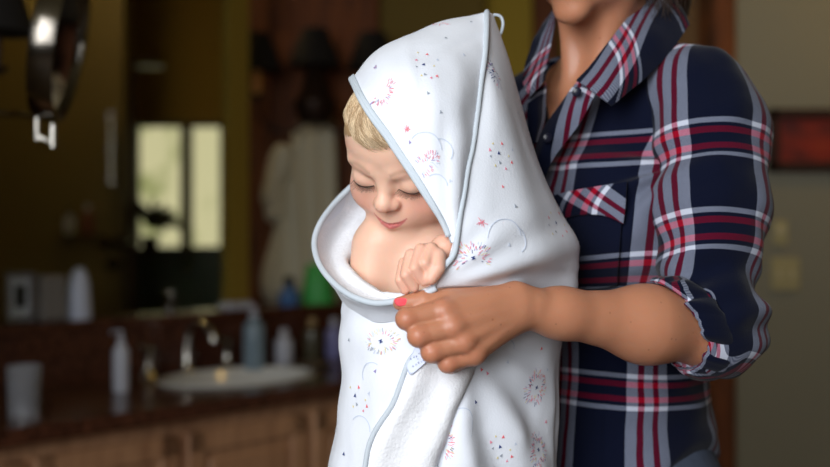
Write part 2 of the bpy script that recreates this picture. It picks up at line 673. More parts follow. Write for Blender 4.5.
def plaid_mat():
    """warp and weft stripes of a twill check, from the cloth's own UV in metres"""
    k = NT('plaid_flannel')
    b = k.b
    uvn = k.n('ShaderNodeUVMap', uv_map='UVMap')
    sp = k.n('ShaderNodeSeparateXYZ')
    k.l(uvn.outputs['UV'], sp.inputs[0])
    navy = (.066, .085, .155, 1); white = (.73, .75, .81, 1); red = (.56, .05, .15, 1)

    def axis(out, period, stops):
        d = k.n('ShaderNodeMath', operation='DIVIDE'); d.inputs[1].default_value = period
        k.l(out, d.inputs[0])
        fr = k.n('ShaderNodeMath', operation='FRACT'); k.l(d.outputs[0], fr.inputs[0])
        r = k.n('ShaderNodeValToRGB'); r.color_ramp.interpolation = 'CONSTANT'
        e = r.color_ramp.elements
        e[0].position = 0; e[0].color = stops[0][1]
        e[1].position = stops[1][0]; e[1].color = stops[1][1]
        for p_, c_ in stops[2:]:
            x = e.new(p_); x.color = c_
        k.l(fr.outputs[0], r.inputs[0])
        return r.outputs['Color']
    W, R_, N_ = white, red, navy
    pu = .128
    cu = axis(sp.outputs[0], pu, [(0, W), (.105, R_), (.165, W), (.255, R_), (.315, W), (.415, N_)])
    pv = .150
    cv = axis(sp.outputs[1], pv, [(0, W), (.036, N_), (.065, R_), (.112, N_), (.185, R_), (.232, N_), (.262, W), (.302, N_)])
    # twill: tiny diagonal ribs choose warp or weft
    ad = k.n('ShaderNodeMath', operation='ADD'); k.l(sp.outputs[0], ad.inputs[0]); k.l(sp.outputs[1], ad.inputs[1])
    ml = k.n('ShaderNodeMath', operation='MULTIPLY'); ml.inputs[1].default_value = 2 * PI / .0022; k.l(ad.outputs[0], ml.inputs[0])
    sn = k.n('ShaderNodeMath', operation='SINE'); k.l(ml.outputs[0], sn.inputs[0])
    mr = k.n('ShaderNodeMapRange'); mr.inputs[1].default_value = -.6; mr.inputs[2].default_value = .6
    mr.inputs[3].default_value = .40; mr.inputs[4].default_value = .60
    k.l(sn.outputs[0], mr.inputs[0])
    mx = k.n('ShaderNodeMix', data_type='RGBA')
    k.l(mr.outputs[0], mx.inputs[0]); k.l(cu, mx.inputs[6]); k.l(cv, mx.inputs[7])
    gm = k.n('ShaderNodeGamma'); gm.inputs[1].default_value = 2.25
    k.l(mx.outputs[2], gm.inputs[0]); k.l(gm.outputs[0], b.inputs['Base Color'])
    b.inputs['Roughness'].default_value = .95
    b.inputs['Specular IOR Level'].default_value = .1
    b.inputs['Sheen Weight'].default_value = .08
    tc = k.n('ShaderNodeTexCoord')
    nb = k.n('ShaderNodeTexNoise', i_Scale=500, i_Detail=2); k.l(tc.outputs['Object'], nb.inputs['Vector'])
    bp = k.n('ShaderNodeBump', i_Strength=.7, i_Distance=.0005); k.l(nb.outputs['Fac'], bp.inputs['Height'])
    k.l(bp.outputs['Normal'], b.inputs['Normal'])
    return k.m


M_PLAID = plaid_mat()
M_BUTTON = mat('navy_button', srgb(22, 24, 40), rough=.3)
M_DENIM = mat('blue_denim', srgb(58, 66, 82), rough=.9, var=.25, vscale=120, bump=.0005, bscale=900)
M_THREAD = mat('seam_thread', srgb(190, 180, 160), rough=.9)


# ================================================================ heads
def head(B, fr, adult=False):
    e = lambda c, r, k=.01, op=1, R=None: B.ell(c, r, k, fr, R, op)
    c = lambda a, b, ra, rb, k=.01, op=1: B.cone(a, b, ra, rb, k, fr, op)
    e((0, .012, .024), (.0635, .073, .064), .01)
    e((0, -.020, -.018), (.056, .052, .062), .03)
    e((0, -.034, .032), (.051, .042, .041), .03)
    if not adult:
        for s in (-1, 1):
            e((s * .034, -.043, -.033), (.0255, .0265, .026), .018)
        e((0, -.024, -.057), (.040, .042, .023), .02)
        e((0, -.056, -.072), (.016, .013, .012), .014)
    else:
        for s in (-1, 1):
            e((s * .034, -.042, -.024), (.020, .022, .020), .02)
        e((0, -.018, -.058), (.042, .046, .022), .02)
        e((0, -.060, -.076), (.020, .015, .014), .014)
    # muzzle under the nose
    e((0, -.062, -.045), (.024, .018, .020), .015)
    # eye hollows, lids, brows
    for s in (-1, 1):
        e((s * .028, -.086, -.001), (.018, .013, .0085), .012, -1)
        e((s * .0275, -.0625, -.003), (.0155, .0138, .0125), .005)
        c((s * .013, -.0735, .0125), (s * .040, -.0620, .0145), .0042, .0035, .012)
    # nose
    c((0, -.072, .004), (0, -.083, -.018), .0052, .0066, .012)
    e((0, -.0860, -.0215), (.0090, .0085, .0078), .008)
    for s in (-1, 1):
        e((s * .0095, -.0790, -.0245), (.0058, .0068, .0054), .005)
        e((s * .0048, -.0860, -.0302), (.0026, .0040, .0022), .002, -1)
    # lips: a smiling mouth, corners up
    pts = [(-.0205, -.0655, -.0405), (-.010, -.0750, -.0478), (0, -.0778, -.0500), (.010, -.0750, -.0478), (.0205, -.0655, -.0405)]
    up = [(x, y - .0002, z + .0018) for x, y, z in pts]
    lo_ = [(x * .80, y - .0008, z - .0032) for x, y, z in pts]
    B.chain(up, [.0012, .0024, .0025, .0024, .0012], .004, fr)
    B.chain(lo_, [.0012, .0034, .0042, .0034, .0012], .004, fr)
    for a, b in zip(pts[:-1], pts[1:]):
        a2 = (a[0], a[1] - .0032, a[2] - .0004); b2 = (b[0], b[1] - .0032, b[2] - .0004)
        c(a2, b2, .0010, .0010, .0012, -1)
    # ears
    for s in (-1, 1):
        e((s * .0700, .008, -.008), (.0065, .013, .018), .004)
        e((s * .0750, .004, -.006), (.0045, .008, .012), .003, -1)


def head_paint(V, fr, base):
    L = toL(fr, V)
    hb_ = Body(); head(hb_, fr, fr is not CH)
    near = (np.linalg.norm(L, axis=1) < .13)
    nr = np.where(near)[0]
    near[nr] = np.abs(hb_.at(V[nr])) < .004
    x, y, z = L[:, 0], L[:, 1], L[:, 2]
    curve = .0085 * (np.abs(x) / .0200) ** 2
    dz = z - (-.0502 + curve)
    wx = np.clip(1 - (np.abs(x) / .0200) ** 2, 0, 1)
    th = np.where(dz > 0, .0028 * wx ** .8, .0060 * wx ** .7)
    lip = np.clip(1.25 * (1 - (np.abs(dz) / np.maximum(th, 1e-4)) ** 4), 0, 1) * near * (y < -.055) * (wx > 0)
    fl = np.zeros(len(V))
    for s in (-1, 1):
        d = ((x - s * .036) / .022) ** 2 + ((z + .030) / .020) ** 2
        fl += np.exp(-d) * (y < 0) * near * .5
    fl += np.exp(-((x / .010) ** 2 + ((z + .027) / .009) ** 2)) * (y < -.07) * near * .35
    br = np.zeros(len(V))
    for s in (-1, 1):
        t = np.clip((s * x - .012) / .030, 0, 1)
        zc = .0135 + .005 * np.sin(t * PI) 
        br += np.exp(-((z - zc) / .0028) ** 2) * ((s * x > .011) & (s * x < .043)) * (y < -.04) * near * .3
    return np.stack([np.clip(lip, 0, 1), np.clip(fl, 0, .6), np.clip(br, 0, 1)], 1)


# ================================================================ the child
CR = rotm('Y', 9.5) @ rotm('Z', -25) @ rotm('X', 41)
CH = frame(P(415, 143, 1.325), CR, 1.07)

kid = Body()
head(kid, CH)
neckb = P(434, 222, 1.350)
kid.cone(toW(CH, (0, .018, -.035)), neckb, .032, .033, .012)
# chest, shoulders, trunk
CHEST = [('ell', P(430, 290, 1.362), (.066, .052, .078), .012), ('ell', P(424, 266, 1.350), (.052, .036, .042), .03),
         ('cone', P(392, 240, 1.350), P(470, 236, 1.365), .027, .030, .03), ('cone', P(376, 246, 1.338), P(366, 312, 1.332), .0285, .0225, .018)]


def chest(B):
    for q in CHEST:
        getattr(B, q[0])(*q[1:])


chest(kid)
kid.ell(P(440, 400, 1.355), (.068, .058, .10), .03)
kid.ell(P(440, 470, 1.36), (.070, .062, .07), .03)
kid.cone(P(366, 312, 1.332), P(392, 360, 1.305), .0225, .016, .01)
# left arm: elbow under the hood, hand up at the hem
kid.cone(P(480, 245, 1.335), P(500, 288, 1.28), .027, .023, .012)
kid.cone(P(500, 288, 1.28), P(456, 249, 1.238), .023, .0165, .01)
# legs, bent a little inside the wrap
for sx in (405, 475):
    kid.cone(P(sx, 490, 1.345), P(sx - 4, 600, 1.315), .042, .032, .02)
    kid.cone(P(sx - 4, 600, 1.315), P(sx, 700, 1.355), .030, .02, .012)
    kid.cone(P(sx, 700, 1.355), P(sx - 4, 708, 1.30), .019, .014, .01)
kidhand = Body()
kidhand.cone(P(460, 250, 1.240), P(444, 247, 1.226), .0165, .0140, .008)
kidhand.ell(P(428, 257, 1.218), (.0180, .0105, .0150), .006)
kf = [([(431, 249, 1.209), (425, 263, 1.198), (434, 274, 1.203)], .0066),
      ([(421, 250, 1.209), (415, 268, 1.197), (424, 281, 1.202)], .0066),
      ([(411, 255, 1.211), (406, 275, 1.199), (414, 287, 1.204)], .0063),
      ([(404, 263, 1.214), (400, 280, 1.204), (405, 290, 1.207)], .0056)]
for pts, r in kf:
    kidhand.chain([P(*q) for q in pts], [r * 1.10, r, r * .9], .0014)
kidhand.chain([P(438, 256, 1.206), P(438, 268, 1.199), P(431, 278, 1.199)], [.0082, .0078, .0070], .004)

# fine head and hand
finehead = Body(); head(finehead, CH)
finehead.cone(toW(CH, (0, .018, -.035)), neckb, .032, .033, .012)
chest(finehead)
v1, f1 = finehead.mesh(.00135, lo=[-9, -9, P(0, 326, 1.3)[2]])
low = Body(); low.p = kid.p[:]
v2, f2 = low.mesh(.0032, hi=[9, 9, P(0, 290, 1.3)[2]], inflate=-.0015)
v3, f3 = kidhand.mesh(.0009)
v1 = relax(v1, f1, 1); v2 = relax(v2, f2, 3); v3 = relax(v3, f3, 2)
V, Fc = merge((v1, f1), (v2, f2), (v3, f3))
pt = head_paint(V, CH, None)
pt[:, 0] *= 1.0
pt[len(v1) + len(v2):, 1] = .25
# knuckles and fingertips flush
child = empty('child', P(430, 470, 1.345))
tag(child, 'smiling blond toddler wrapped in the printed hooded towel, looking down', 'child', kind='thing')
CL = np.array(child.location)
kid_body = link('body', V, Fc, M_BABY, child, paint=pt, loc=None)
kid_body.matrix_parent_inverse = Matrix.Translation(-child.location)


def keep(o):
    """child mesh is built in world coordinates"""
    o.matrix_parent_inverse = Matrix.Translation(-o.parent.location)
    return o


# hair: fine strands that follow the skull towards the brow
random.seed(5)
skull = Body()
skull.ell((0, .012, .024), (.0635, .073, .064), .01, CH)
skull.ell((0, -.034, .032), (.051, .042, .041), .03, CH)
skull.ell((0, -.020, -.018), (.056, .052, .062), .03, CH)


def ride(B, p, off):
    p = np.asarray(p, float).reshape(-1, 3)
    for _ in range(2):
        d = B.at(p)
        h = .001
        g = np.stack([(B.at(p + np.eye(3)[j] * h) - d) / h for j in range(3)], 1)
        g /= np.linalg.norm(g, axis=1)[:, None] + 1e-9
        p = p - g * (d - off)[:, None]
    return p


def strands(B, fr, n, roots, fan, r, off0, off1, seg=9):
    VV = []; FF = []; CC = []; o = 0
    R0 = np.array([roots() for _ in range(n)])
    paths = []
    for i in range(n):
        paths.append(fan(R0[i]))
    A = np.array(paths)                       # n, seg, 3 local
    Wp = toW(fr, A.reshape(-1, 3))
    tt_ = np.linspace(0, 1, A.shape[1])
    bulge = off0 + (off1 - off0) * np.sin(PI * np.minimum(1, tt_ * 1.05)) 
    fade = np.where(tt_ > .6, 1 - (tt_ - .6) / .4, 1.0)
    offs = np.tile(bulge, n) + np.repeat(np.random.RandomState(3).uniform(-.0004, .0026, n), A.shape[1]) * np.tile(fade, n) - np.tile((1 - fade) * .0006, n)
    Wp = ride(B, Wp, offs).reshape(n, A.shape[1], 3)
    for i in range(n):
        m = A.shape[1]
        rr = r * np.linspace(1, .25, m)
        v, f = tube_geo(Wp[i], rr, 3)
        CC += [min(1, max(0, random.gauss(.55 + .25 * math.sin(R0[i][0] * 22), .22)))] * len(v)
        VV += [tuple(q) for q in v]; FF += [tuple(int(k) + o for k in g) for g in f]; o += len(v)
    return VV, FF, CC


def kid_root():
    a = random.uniform(-1.35, 1.35)          # around the head, 0 = brow
    b = random.uniform(0, 1)
    return (a, b)


def kid_fan(rb):
    a, b = rb
    L = []
    zend = .046 + .006 * math.sin(a * 7 + 1) + random.uniform(-.008, .008) - .046 * max(0, a) ** 1.2 + .016 * min(1, max(0, -a))
    el0 = 1.15 - b * .75
    el1 = math.asin(max(-.6, min(.95, (zend - .02) / .085)))
    if el0 < el1 + .15: el0 = el1 + .15 + random.uniform(0, .3)
    clump = math.sin(round(a * 9) * 12.9)
    sw = random.uniform(-.10, .10) + .40 + .18 * clump
    zend += .010 * clump + (random.uniform(-.014, .0) if random.random() < .25 else 0)
    for t in np.linspace(0, 1, 9):
        el = el0 + (el1 - el0) * t
        aa = a + sw * t * t + .03 * math.sin(t * 5 + a * 9)
        L.append((.085 * math.sin(aa) * math.cos(el), .0 - .090 * math.cos(aa) * math.cos(el), .022 + .085 * math.sin(el)))
    return L


hv, hf, hc = strands(skull, CH, 3600, kid_root, kid_fan, .00045, .0012, .0036)
# the scalp layer under the strands
capb = Body(); capb.p = skull.p[:]
def capcut(D, x, y, z):
    c, R, s = CH
    X, Y, Z = x - c[0], y - c[1], z - c[2]
    lx = (X * R[0, 0] + Y * R[1, 0] + Z * R[2, 0]) / s
    ly = (X * R[0, 1] + Y * R[1, 1] + Z * R[2, 1]) / s
    lz = (X * R[0, 2] + Y * R[1, 2] + Z * R[2, 2]) / s
    lim = .062 + np.clip(ly + .04, 0, .05) * -1.0 - np.abs(lx) * .55
    return np.maximum(D, (lim - lz) * s)
cv_, cf_ = capb.mesh(.003, inflate=.0016, extra=capcut)
cv_ = relax(cv_, cf_, 2)
hv = np.concatenate([np.array(hv), cv_]); hf = hf + [tuple(int(i) + len(hv) - len(cv_) for i in q) for q in cf_]
keep(link('hair', hv, hf, M_BLOND, child, paint=np.array(hc + [.15] * len(cv_))[:, None] * [1, 1, 1]))

# lashes: the lids are lowered
lb = Body(); head(lb, CH)
for s in (-1, 1):
    VV = []; FF = []; o = 0
    # dark lid line
    ln = [(s * (.0275 + q * .0130), -.074 + .0045 * q * q, -.0075 - .0030 * (1 - q * q)) for q in np.linspace(-1, 1, 15)]
    ln = ride(lb, toW(CH, ln), .0002)
    v, f = tube_geo(ln, [.0005 + .0005 * math.sin(PI * i / 14) for i in range(15)], 6)
    VV += [tuple(q) for q in v]; FF += [tuple(int(k) + o for k in g) for g in f]; o += len(v)
    for i in range(34):
        q = -1 + 2 * i / 33
        b0 = ln[min(14, int(round((q + 1) * 7)))]
        a = toL(CH, b0)
        len_ = .0062 * random.uniform(.7, 1.1)
        p0 = np.array([s * (.0275 + q * .0130), a[1], a[2]])
        p1 = p0 + np.array([s * q * .0015 * 1.2, -.0030, -.0022]) * (len_ / .006)
        p2 = p0 + np.array([s * q * .0035, -.0062, -.0030]) * (len_ / .006)
        v, f = tube_geo(toW(CH, [p0, p1, p2]), [.00022, .00018, .00008], 3)
        VV += [tuple(q_) for q_ in v]; FF += [tuple(int(k) + o for k in g) for g in f]; o += len(v)
    keep(link('eyelashes', VV, FF, M_LASH, child))

# ================================================================ the woman
AX = np.array([.757, -.654, 0]); AY = np.array([.654, .757, 0])
WR = np.stack([AX, AY, [0, 0, 1]], 1)
WC = np.array([.262, 1.565, 0.0])
WF = frame(WC, WR, 1.0)
HR = rotm('Z', -42) @ rotm('X', 16)
WH = frame((.226, 1.475, 1.668), HR, 1.22)

SH = P(703, 98, 1.455)      # her left shoulder joint
EL = P(716, 332, 1.365)     # elbow
WRI = P(518, 308, 1.238)    # wrist


def torso(B, k=.05):
    B.ell((0, .0, 1.33), (.150, .098, .19), k, WF)
    for s in (-1, 1):
        B.cone((s * .03, .015, 1.475), (s * .135, .005, 1.435), .045, .052, k, WF)
        B.ell((s * .075, -.078, 1.30), (.070, .055, .070), .05, WF)
    B.ell((0, .005, 1.14), (.126, .096, .20), k, WF)
    B.ell((-.01, .015, .96), (.142, .112, .16), k, WF)


wb = Body()
torso(wb)
wb.cone((.0, .015, 1.46), toW(WH, (0, .010, -.055)) @ WR - WC @ WR, .058, .050, .03, WF)
wb2 = Body()
head(wb2, WH, True)
wb2.cone(toW(WF, (0, .015, 1.46)), toW(WH, (0, .010, -.055)), .058, .049, .03)
wb2.ell((0, .0, 1.33), (.150, .098, .19), .05, WF)
for s in (-1, 1):
    wb2.cone((s * .03, .015, 1.475), (s * .135, .005, 1.435), .045, .052, .05, WF)
    wb2.cone((s * .012, -.070, 1.462), (s * .10, -.045, 1.485), .008, .007, .02, WF)      # collar bones
    wb2.cone(toW(WF, (s * .012, -.072, 1.455)), toW(WH, (s * .045, .004, -.03)), .008, .008, .025)   # neck cords
v1, f1 = wb2.mesh(.0028, lo=[-9, -9, 1.33])
low = Body(); low.p = wb.p[:]
# arms and the other hand (behind the child)
SH2 = toW(WF, (-.155, .005, 1.435)); EL2 = P(470, 330, 1.66); HN2 = P(480, 420, 1.475)
low.cone(SH2, EL2, .046, .038, .03)
low.cone(EL2, HN2, .038, .024, .015)
low.ell(HN2 + [0, -.005, 0], (.045, .014, .030), .015)
for i in range(4):
    a = HN2 + np.array([-.03, -.012, .022 - .016 * i])
    low.chain([a, a + [-.035, -.012, 0], a + [-.055, -.026, 0]], [.009, .008, .007], .003)
low.cone(SH, EL, .047, .041, .03)
v2, f2 = low.mesh(.006, hi=[9, 9, 1.37], inflate=-.002)

arm = Body()
arm.cone(SH * .3 + EL * .7, EL, .043, .041, .02)
MID = EL * .62 + WRI * .38
arm.cone(EL, MID + [0, 0, -.001], .038, .0395, .03)
arm.cone(MID + [0, 0, -.001], EL * .2 + WRI * .8, .0395, .0250, .03)
arm.cone(EL * .2 + WRI * .8, WRI, .0255, .0215, .02)
arm.ell(WRI * .94 + EL * .06 + [0, -.006, .010], (.012, .010, .010), .015)
mc = [(444, 311, 1.197), (453, 327, 1.192), (464, 342, 1.196), (474, 354, 1.205)]
for i, q in enumerate(mc):
    st = WRI + np.array([-.004, -.001, .012 - .008 * i])
    arm.cone(st, P(*q), .0165 - .0006 * i, .0125 - .0006 * i, .012)
    arm.ell(P(*q) + [0, -.0025, 0], (.0112, .0112, .0105), .008)
    arm.cone(st + [0, -.0135, 0], P(*q) + [0, -.0095, .001], .0030, .0028, .006)      # tendons
arm.cone(P(500, 318, 1.245), P(470, 330, 1.222), .020, .017, .015)
fg = [([(444, 311, 1.197), (407, 319, 1.188), (411, 324, 1.216), (428, 320, 1.228)], [.0120, .0112, .0098, .0086]),
      ([(453, 327, 1.192), (419, 336, 1.184), (424, 340, 1.214), (440, 336, 1.227)], [.0120, .0114, .0100, .0088]),
      ([(464, 342, 1.196), (432, 352, 1.188), (436, 355, 1.215), (452, 350, 1.228)], [.0116, .0110, .0096, .0086]),
      ([(474, 354, 1.205), (448, 363, 1.196), (451, 366, 1.218), (465, 361, 1.229)], [.0108, .0102, .0088, .0078])]
for pts, rs in fg:
    W = [P(*q) for q in pts]
    arm.chain(W, rs, .0035)
    arm.ell(W[1] + [0, -.001, 0], (rs[1] * 1.04, rs[1] * 1.04, rs[1] * 1.0), .004)
arm.chain([P(500, 302, 1.240), P(452, 302, 1.217), P(424, 300, 1.210), P(400, 303.5, 1.206)], [.0150, .0125, .0108, .0075], .006)
arm.cone(P(486, 305, 1.235), P(452, 303, 1.215), .016, .013, .012)
v3, f3 = arm.mesh(.00125, lo=[-9, -9, 1.0], hi=[P(735, 300, 1.38)[0], 9, 1.28 + .01])
v1 = relax(v1, f1, 2); v2 = relax(v2, f2, 3); v3 = relax(v3, f3, 2)
V, Fc = merge((v1, f1), (v2, f2), (v3, f3))
pt = head_paint(V, WH, None)
kn = np.zeros(len(V))
for pts, rs in fg:
    for q in (0, 1):
        kn += .55 * np.exp(-(np.linalg.norm(V - (P(*pts[q]) + [0, -.006, 0]), axis=1) / .010) ** 2)
pt[:, 1] = np.clip(pt[:, 1] + kn, 0, .7)

woman = empty('person', (WC[0], WC[1], 0))
tag(woman, 'woman in a navy, red and white plaid shirt holding the wrapped toddler', 'person', kind='thing')
keep(link('body', V, Fc, M_ADULT, woman, paint=pt))

# nails: painted thumb nail
def nail(name, c, t, up, L, W_, m, parent):
    t = np.array(t, float); t /= np.linalg.norm(t)
    up = np.array(up, float); up -= t * (up @ t); up /= np.linalg.norm(up)
    sd = np.cross(t, up)
    V = []; Fc = []
    n = 10
    for i in range(n + 1):
        a = -1 + 2 * i / n
        w = W_ * (1 if a < .2 else math.sqrt(max(0.02, 1 - ((a - .2) / .85) ** 2)))
        for j in range(n + 1):
            b = -1 + 2 * j / n
            V.append(c + t * a * L + sd * b * w + up * (-.0035 * b * b * (w / W_) ** 2 - .0008 * a * a))
    K = len(V)
    V += [v - up * .0012 for v in V]
    for i in range(n):
        for j in range(n):
            a = i * (n + 1) + j
            q = (a, a + 1, a + n + 2, a + n + 1)
            Fc.append(q); Fc.append(tuple(x + K for x in q[::-1]))
    rim = [j for j in range(n + 1)] + [i * (n + 1) + n for i in range(1, n + 1)] + [n * (n + 1) + j for j in range(n - 1, -1, -1)] + [i * (n + 1) for i in range(n - 1, 0, -1)]
    for i in range(len(rim)):
        a, b = rim[i], rim[(i + 1) % len(rim)]
        Fc.append((a, b, b + K, a + K))
    return keep(link(name, V, Fc, m, parent))


nl = nail('thumbnail', P(402, 302.5, 1.206) + np.array([0, -.0074, .0036]), P(396, 305, 1.203) - P(420, 301, 1.209), (0, -.80, .60), .0082, .0053, M_NAIL, woman)
nl['label'] = 'coral pink painted thumbnail'

# hair of the woman
hb = Body()
hb.ell((0, .024, .040), (.078, .084, .072), .02, WH)
hb.ell((0, .050, .000), (.070, .060, .070), .03, WH)
hb.cone(toW(WH, (0, .09, -.01)), toW(WH, (.012, .115, -.09)), .036, .028, .03)
hb.cone(toW(WH, (.012, .115, -.09)), toW(WH, (.010, .110, -.16)), .028, .012, .02)
def haircut(D, x, y, z):
    c, R, s = WH
    X, Y, Z = x - c[0], y - c[1], z - c[2]
    ly = (X * R[0, 1] + Y * R[1, 1] + Z * R[2, 1]) / s
    lz = (X * R[0, 2] + Y * R[1, 2] + Z * R[2, 2]) / s
    return np.maximum(D, (-.035 - ly + np.clip(.05 - lz, 0, 1) * .9) * s)
v, f = hb.mesh(.004, extra=haircut)
v = relax(v, f, 2)
nn = normals(v, f)
v = v + nn * (nz3(v * [3, 3, .6], 18)[:, None] * .004)
VV = [tuple(q) for q in v]; FF = [tuple(int(i) for i in q) for q in f]
o = len(VV)
random.seed(9)
for i in range(90):      # loose wisps at the nape and cheek
    a = toW(WH, (.045 + random.uniform(-.01, .02), .03 + random.uniform(-.01, .05), -.03 + random.uniform(-.01, .01)))
    b = a + np.array([random.uniform(-.01, .02), random.uniform(-.02, .01), -.045 - random.uniform(0, .03)])
    c = b + np.array([random.uniform(-.012, .012), random.uniform(-.01, .01), -.025])
    tv, tf = tube_geo(spline([a, b, c], 7), np.linspace(.0006, .0002, 7), 3)
    VV += [tuple(q) for q in tv]; FF += [tuple(int(k) + o for k in g) for g in tf]; o += len(tv)
keep(link('hair', VV, FF, M_BROWNHAIR, woman))
# ================================================================ the hooded towel
towel = empty('hooded_towel', P(450, 470, 1.345))
tag(towel, 'white hooded baby towel with grey-blue piping and scattered animal print, wrapped around the toddler', 'towel')
RND = random.Random(4)


def radial(cx, cy, k, amp, r0=25, r1=110, ph=0.0, sharp=1.6):
    """gathers that run out from the place where the cloth is held"""
    def f(U, V, G):
        q = pix(G)
        dx, dy = q[..., 0] - cx, q[..., 1] - cy
        r = np.hypot(dx, dy)
        th = np.arctan2(dx, dy)
        w = np.clip((r - r0) / (r1 - r0), 0, 1)
        s_ = np.sin(th * k + ph + .35 * np.sin(r / 40))
        return amp * w * (np.abs(s_) ** (1 / sharp) * np.sign(s_))
    return f


def wr(V, sc, amp, seed=0, st=(1, 1, 1)):
    sh = V.shape[:-1]
    return (nz3(V.reshape(-1, 3) * np.array(st), sc, seed) * amp).reshape(sh)


def burst(S, px, py, rx=.019, ry=.019, n=60, a0=0, a1=2 * PI, cols=(0, 0, 1, 3, 4, 2, 0, 5), nose=True, gap=.55, tilt=0):
    L = S.local(px, py)
    if L is None: return
    for i in range(n):
        a = a0 + (a1 - a0) * (i + RND.random()) / n
        q = gap + (1 - gap) * RND.random()
        cx, cy = rx * q * math.cos(a), ry * q * math.sin(a)
        ln, w = RND.uniform(.0012, .0026), .00033
        d = a + RND.uniform(-.25, .25)
        c, s_ = math.cos(d), math.sin(d)
        poly = [(cx + c * x - s_ * y, cy + s_ * x + c * y) for x, y in ((-ln, -w), (ln, -w), (ln, w), (-ln, w))]
        S.mark(poly, L, tilt, m=RND.choice(cols))
    if nose:
        for sg in (1, -1):
            S.mark([(-.0026, .0016 * sg), (.0026, .0016 * sg), (0, -.0006 * sg)], L, tilt + .3, m=2, off=.0011)


def tri(S, px, py, m, size=.0030, ang=None):
    L = S.local(px, py)
    if L is None: return
    a = RND.uniform(-.6, .6) if ang is None else ang
    S.mark([(-size * .75, -size * .6), (size * .75, -size * .6), (0, size)], L, a, m=m)


def cluster(S, px, py, k=1.0):
    for dx, dy, m, s_ in ((0, 0, 2, .0032), (-8, -4, 0, .003), (3, -10, 1, .003), (13, 11, 1, .003), (8, 15, 0, .0024), (14, -3, 5, .0028),
                          (-8, 3, 6, .0022), (1, 10, 6, .003), (-6, -10, 4, .002), (10, 3, 4, .002), (-3, 12, 4, .0022)):
        tri(S, px + dx * k, py + dy * k, m, s_ * .85 * min(1, k + .1))


def arc(S, px, py, r, a0, a1, m=5, w=.00055, n=16):
    L = S.local(px, py)
    if L is None: return
    for i in range(n):
        t0 = a0 + (a1 - a0) * i / n; t1 = a0 + (a1 - a0) * (i + 1) / n
        S.mark([((r - w) * math.cos(t0), (r - w) * math.sin(t0)), ((r + w) * math.cos(t0), (r + w) * math.sin(t0)),
                ((r + w) * math.cos(t1), (r + w) * math.sin(t1)), ((r - w) * math.cos(t1), (r - w) * math.sin(t1))], L, 0, m=m)


def kit(name, V, Fc, m, parent=towel):
    return keep(link(name, V, Fc, m, parent))


# ---- hood
hood_rows = [
    [(396, 157, 1.440), (420, 150, 1.450), (446, 140, 1.458), (468, 135, 1.458), (488, 132, 1.455)],
    [(374, 124, 1.425), (402, 108, 1.440), (430, 98, 1.445), (460, 90, 1.442), (486, 85, 1.436)],
    [(359, 95, 1.378), (383, 75, 1.390), (412, 60, 1.398), (450, 46, 1.402), (487, 38, 1.405)],
    [(351, 79, 1.333), (374, 53, 1.328), (405, 35, 1.338), (446, 20, 1.358), (487, 12, 1.376)],
    [(357, 91, 1.275), (384, 72, 1.250), (415, 59, 1.255), (451, 46, 1.285), (486, 40, 1.327)],
    [(377, 122, 1.238), (402, 108, 1.220), (430, 98, 1.215), (457, 90, 1.235), (481, 85, 1.278)],
    [(399, 155, 1.218), (420, 148, 1.206), (442, 140, 1.206), (460, 135, 1.218), (475, 132, 1.246)],
    [(422, 190, 1.207), (438, 187, 1.200), (450, 183, 1.200), (460, 180, 1.208), (466, 178, 1.222)],
    [(441, 221, 1.204), (447, 218, 1.202), (453, 216, 1.202), (458, 214, 1.205), (461, 213, 1.210)],
    [(451, 243, 1.204), (452.5, 243, 1.204), (454, 243, 1.204), (455.5, 243, 1.204), (457, 243, 1.205)]]


def hood_fold(U, V, G):
    q = pix(G)
    soft = np.exp(-(((q[..., 0] - 446) / 10) ** 2)) * np.clip((q[..., 1] - 60) / 80, 0, 1) * -.0035
    soft += np.exp(-(((q[..., 0] - (402 + .12 * q[..., 1])) / 6) ** 2)) * np.exp(-((q[..., 1] - 90) / 45) ** 2) * .0028
    line = np.exp(-((q[..., 1] - (58 - .35 * (q[..., 0] - 420))) / 5) ** 2) * np.exp(-((q[..., 0] - 450) / 30) ** 2) * -.002
    return soft + line + wr(G, 22, .0022, 3)


hood = Sheet(net_of(hood_rows), 110, 150, .0035, outward=P(424, 150, 1.345), folds=hood_fold, avoid=((skull, .0075),))
cluster(hood, 424, 64)
burst(hood, 383, 94, .014, .018, 34, a0=-2.2, a1=1.7, cols=(0, 1, 3, 0, 5), nose=False, tilt=-.4)
burst(hood, 375, 67, .003, .003, 8, cols=(0, 3), nose=False, gap=.1)
burst(hood, 407, 128, .004, .003, 10, cols=(0, 1), nose=False, gap=.1)
burst(hood, 425, 166, .010, .022, 44, a0=-.6, a1=3.4, cols=(0, 1, 3, 0, 5), nose=False, gap=.4, tilt=-.9)
burst(hood, 440, 24, .012, .004, 14, cols=(0, 1, 5), nose=False, gap=.2)
for x, y, m in ((446, 38, 6), (471, 22, 6), (428, 92, 6), (440, 111, 6), (464, 56, 5), (410, 142, 3), (450, 180, 5)): tri(hood, x, y, m, .0024)
arc(hood, 424, 150, .020, .1, 2.4); arc(hood, 440, 152, .014, -.6, 1.7); arc(hood, 436, 186, .012, 0, 2.2)
keep(hood.build('hood', PRINT, towel))

# piping of the hood: front edge all round, seam, and a second stitched line
fe = hood.G[:, 0]
kit('piping', *tube_geo(spline(fe[::6], 90), .0033, 10), M_PIPE)
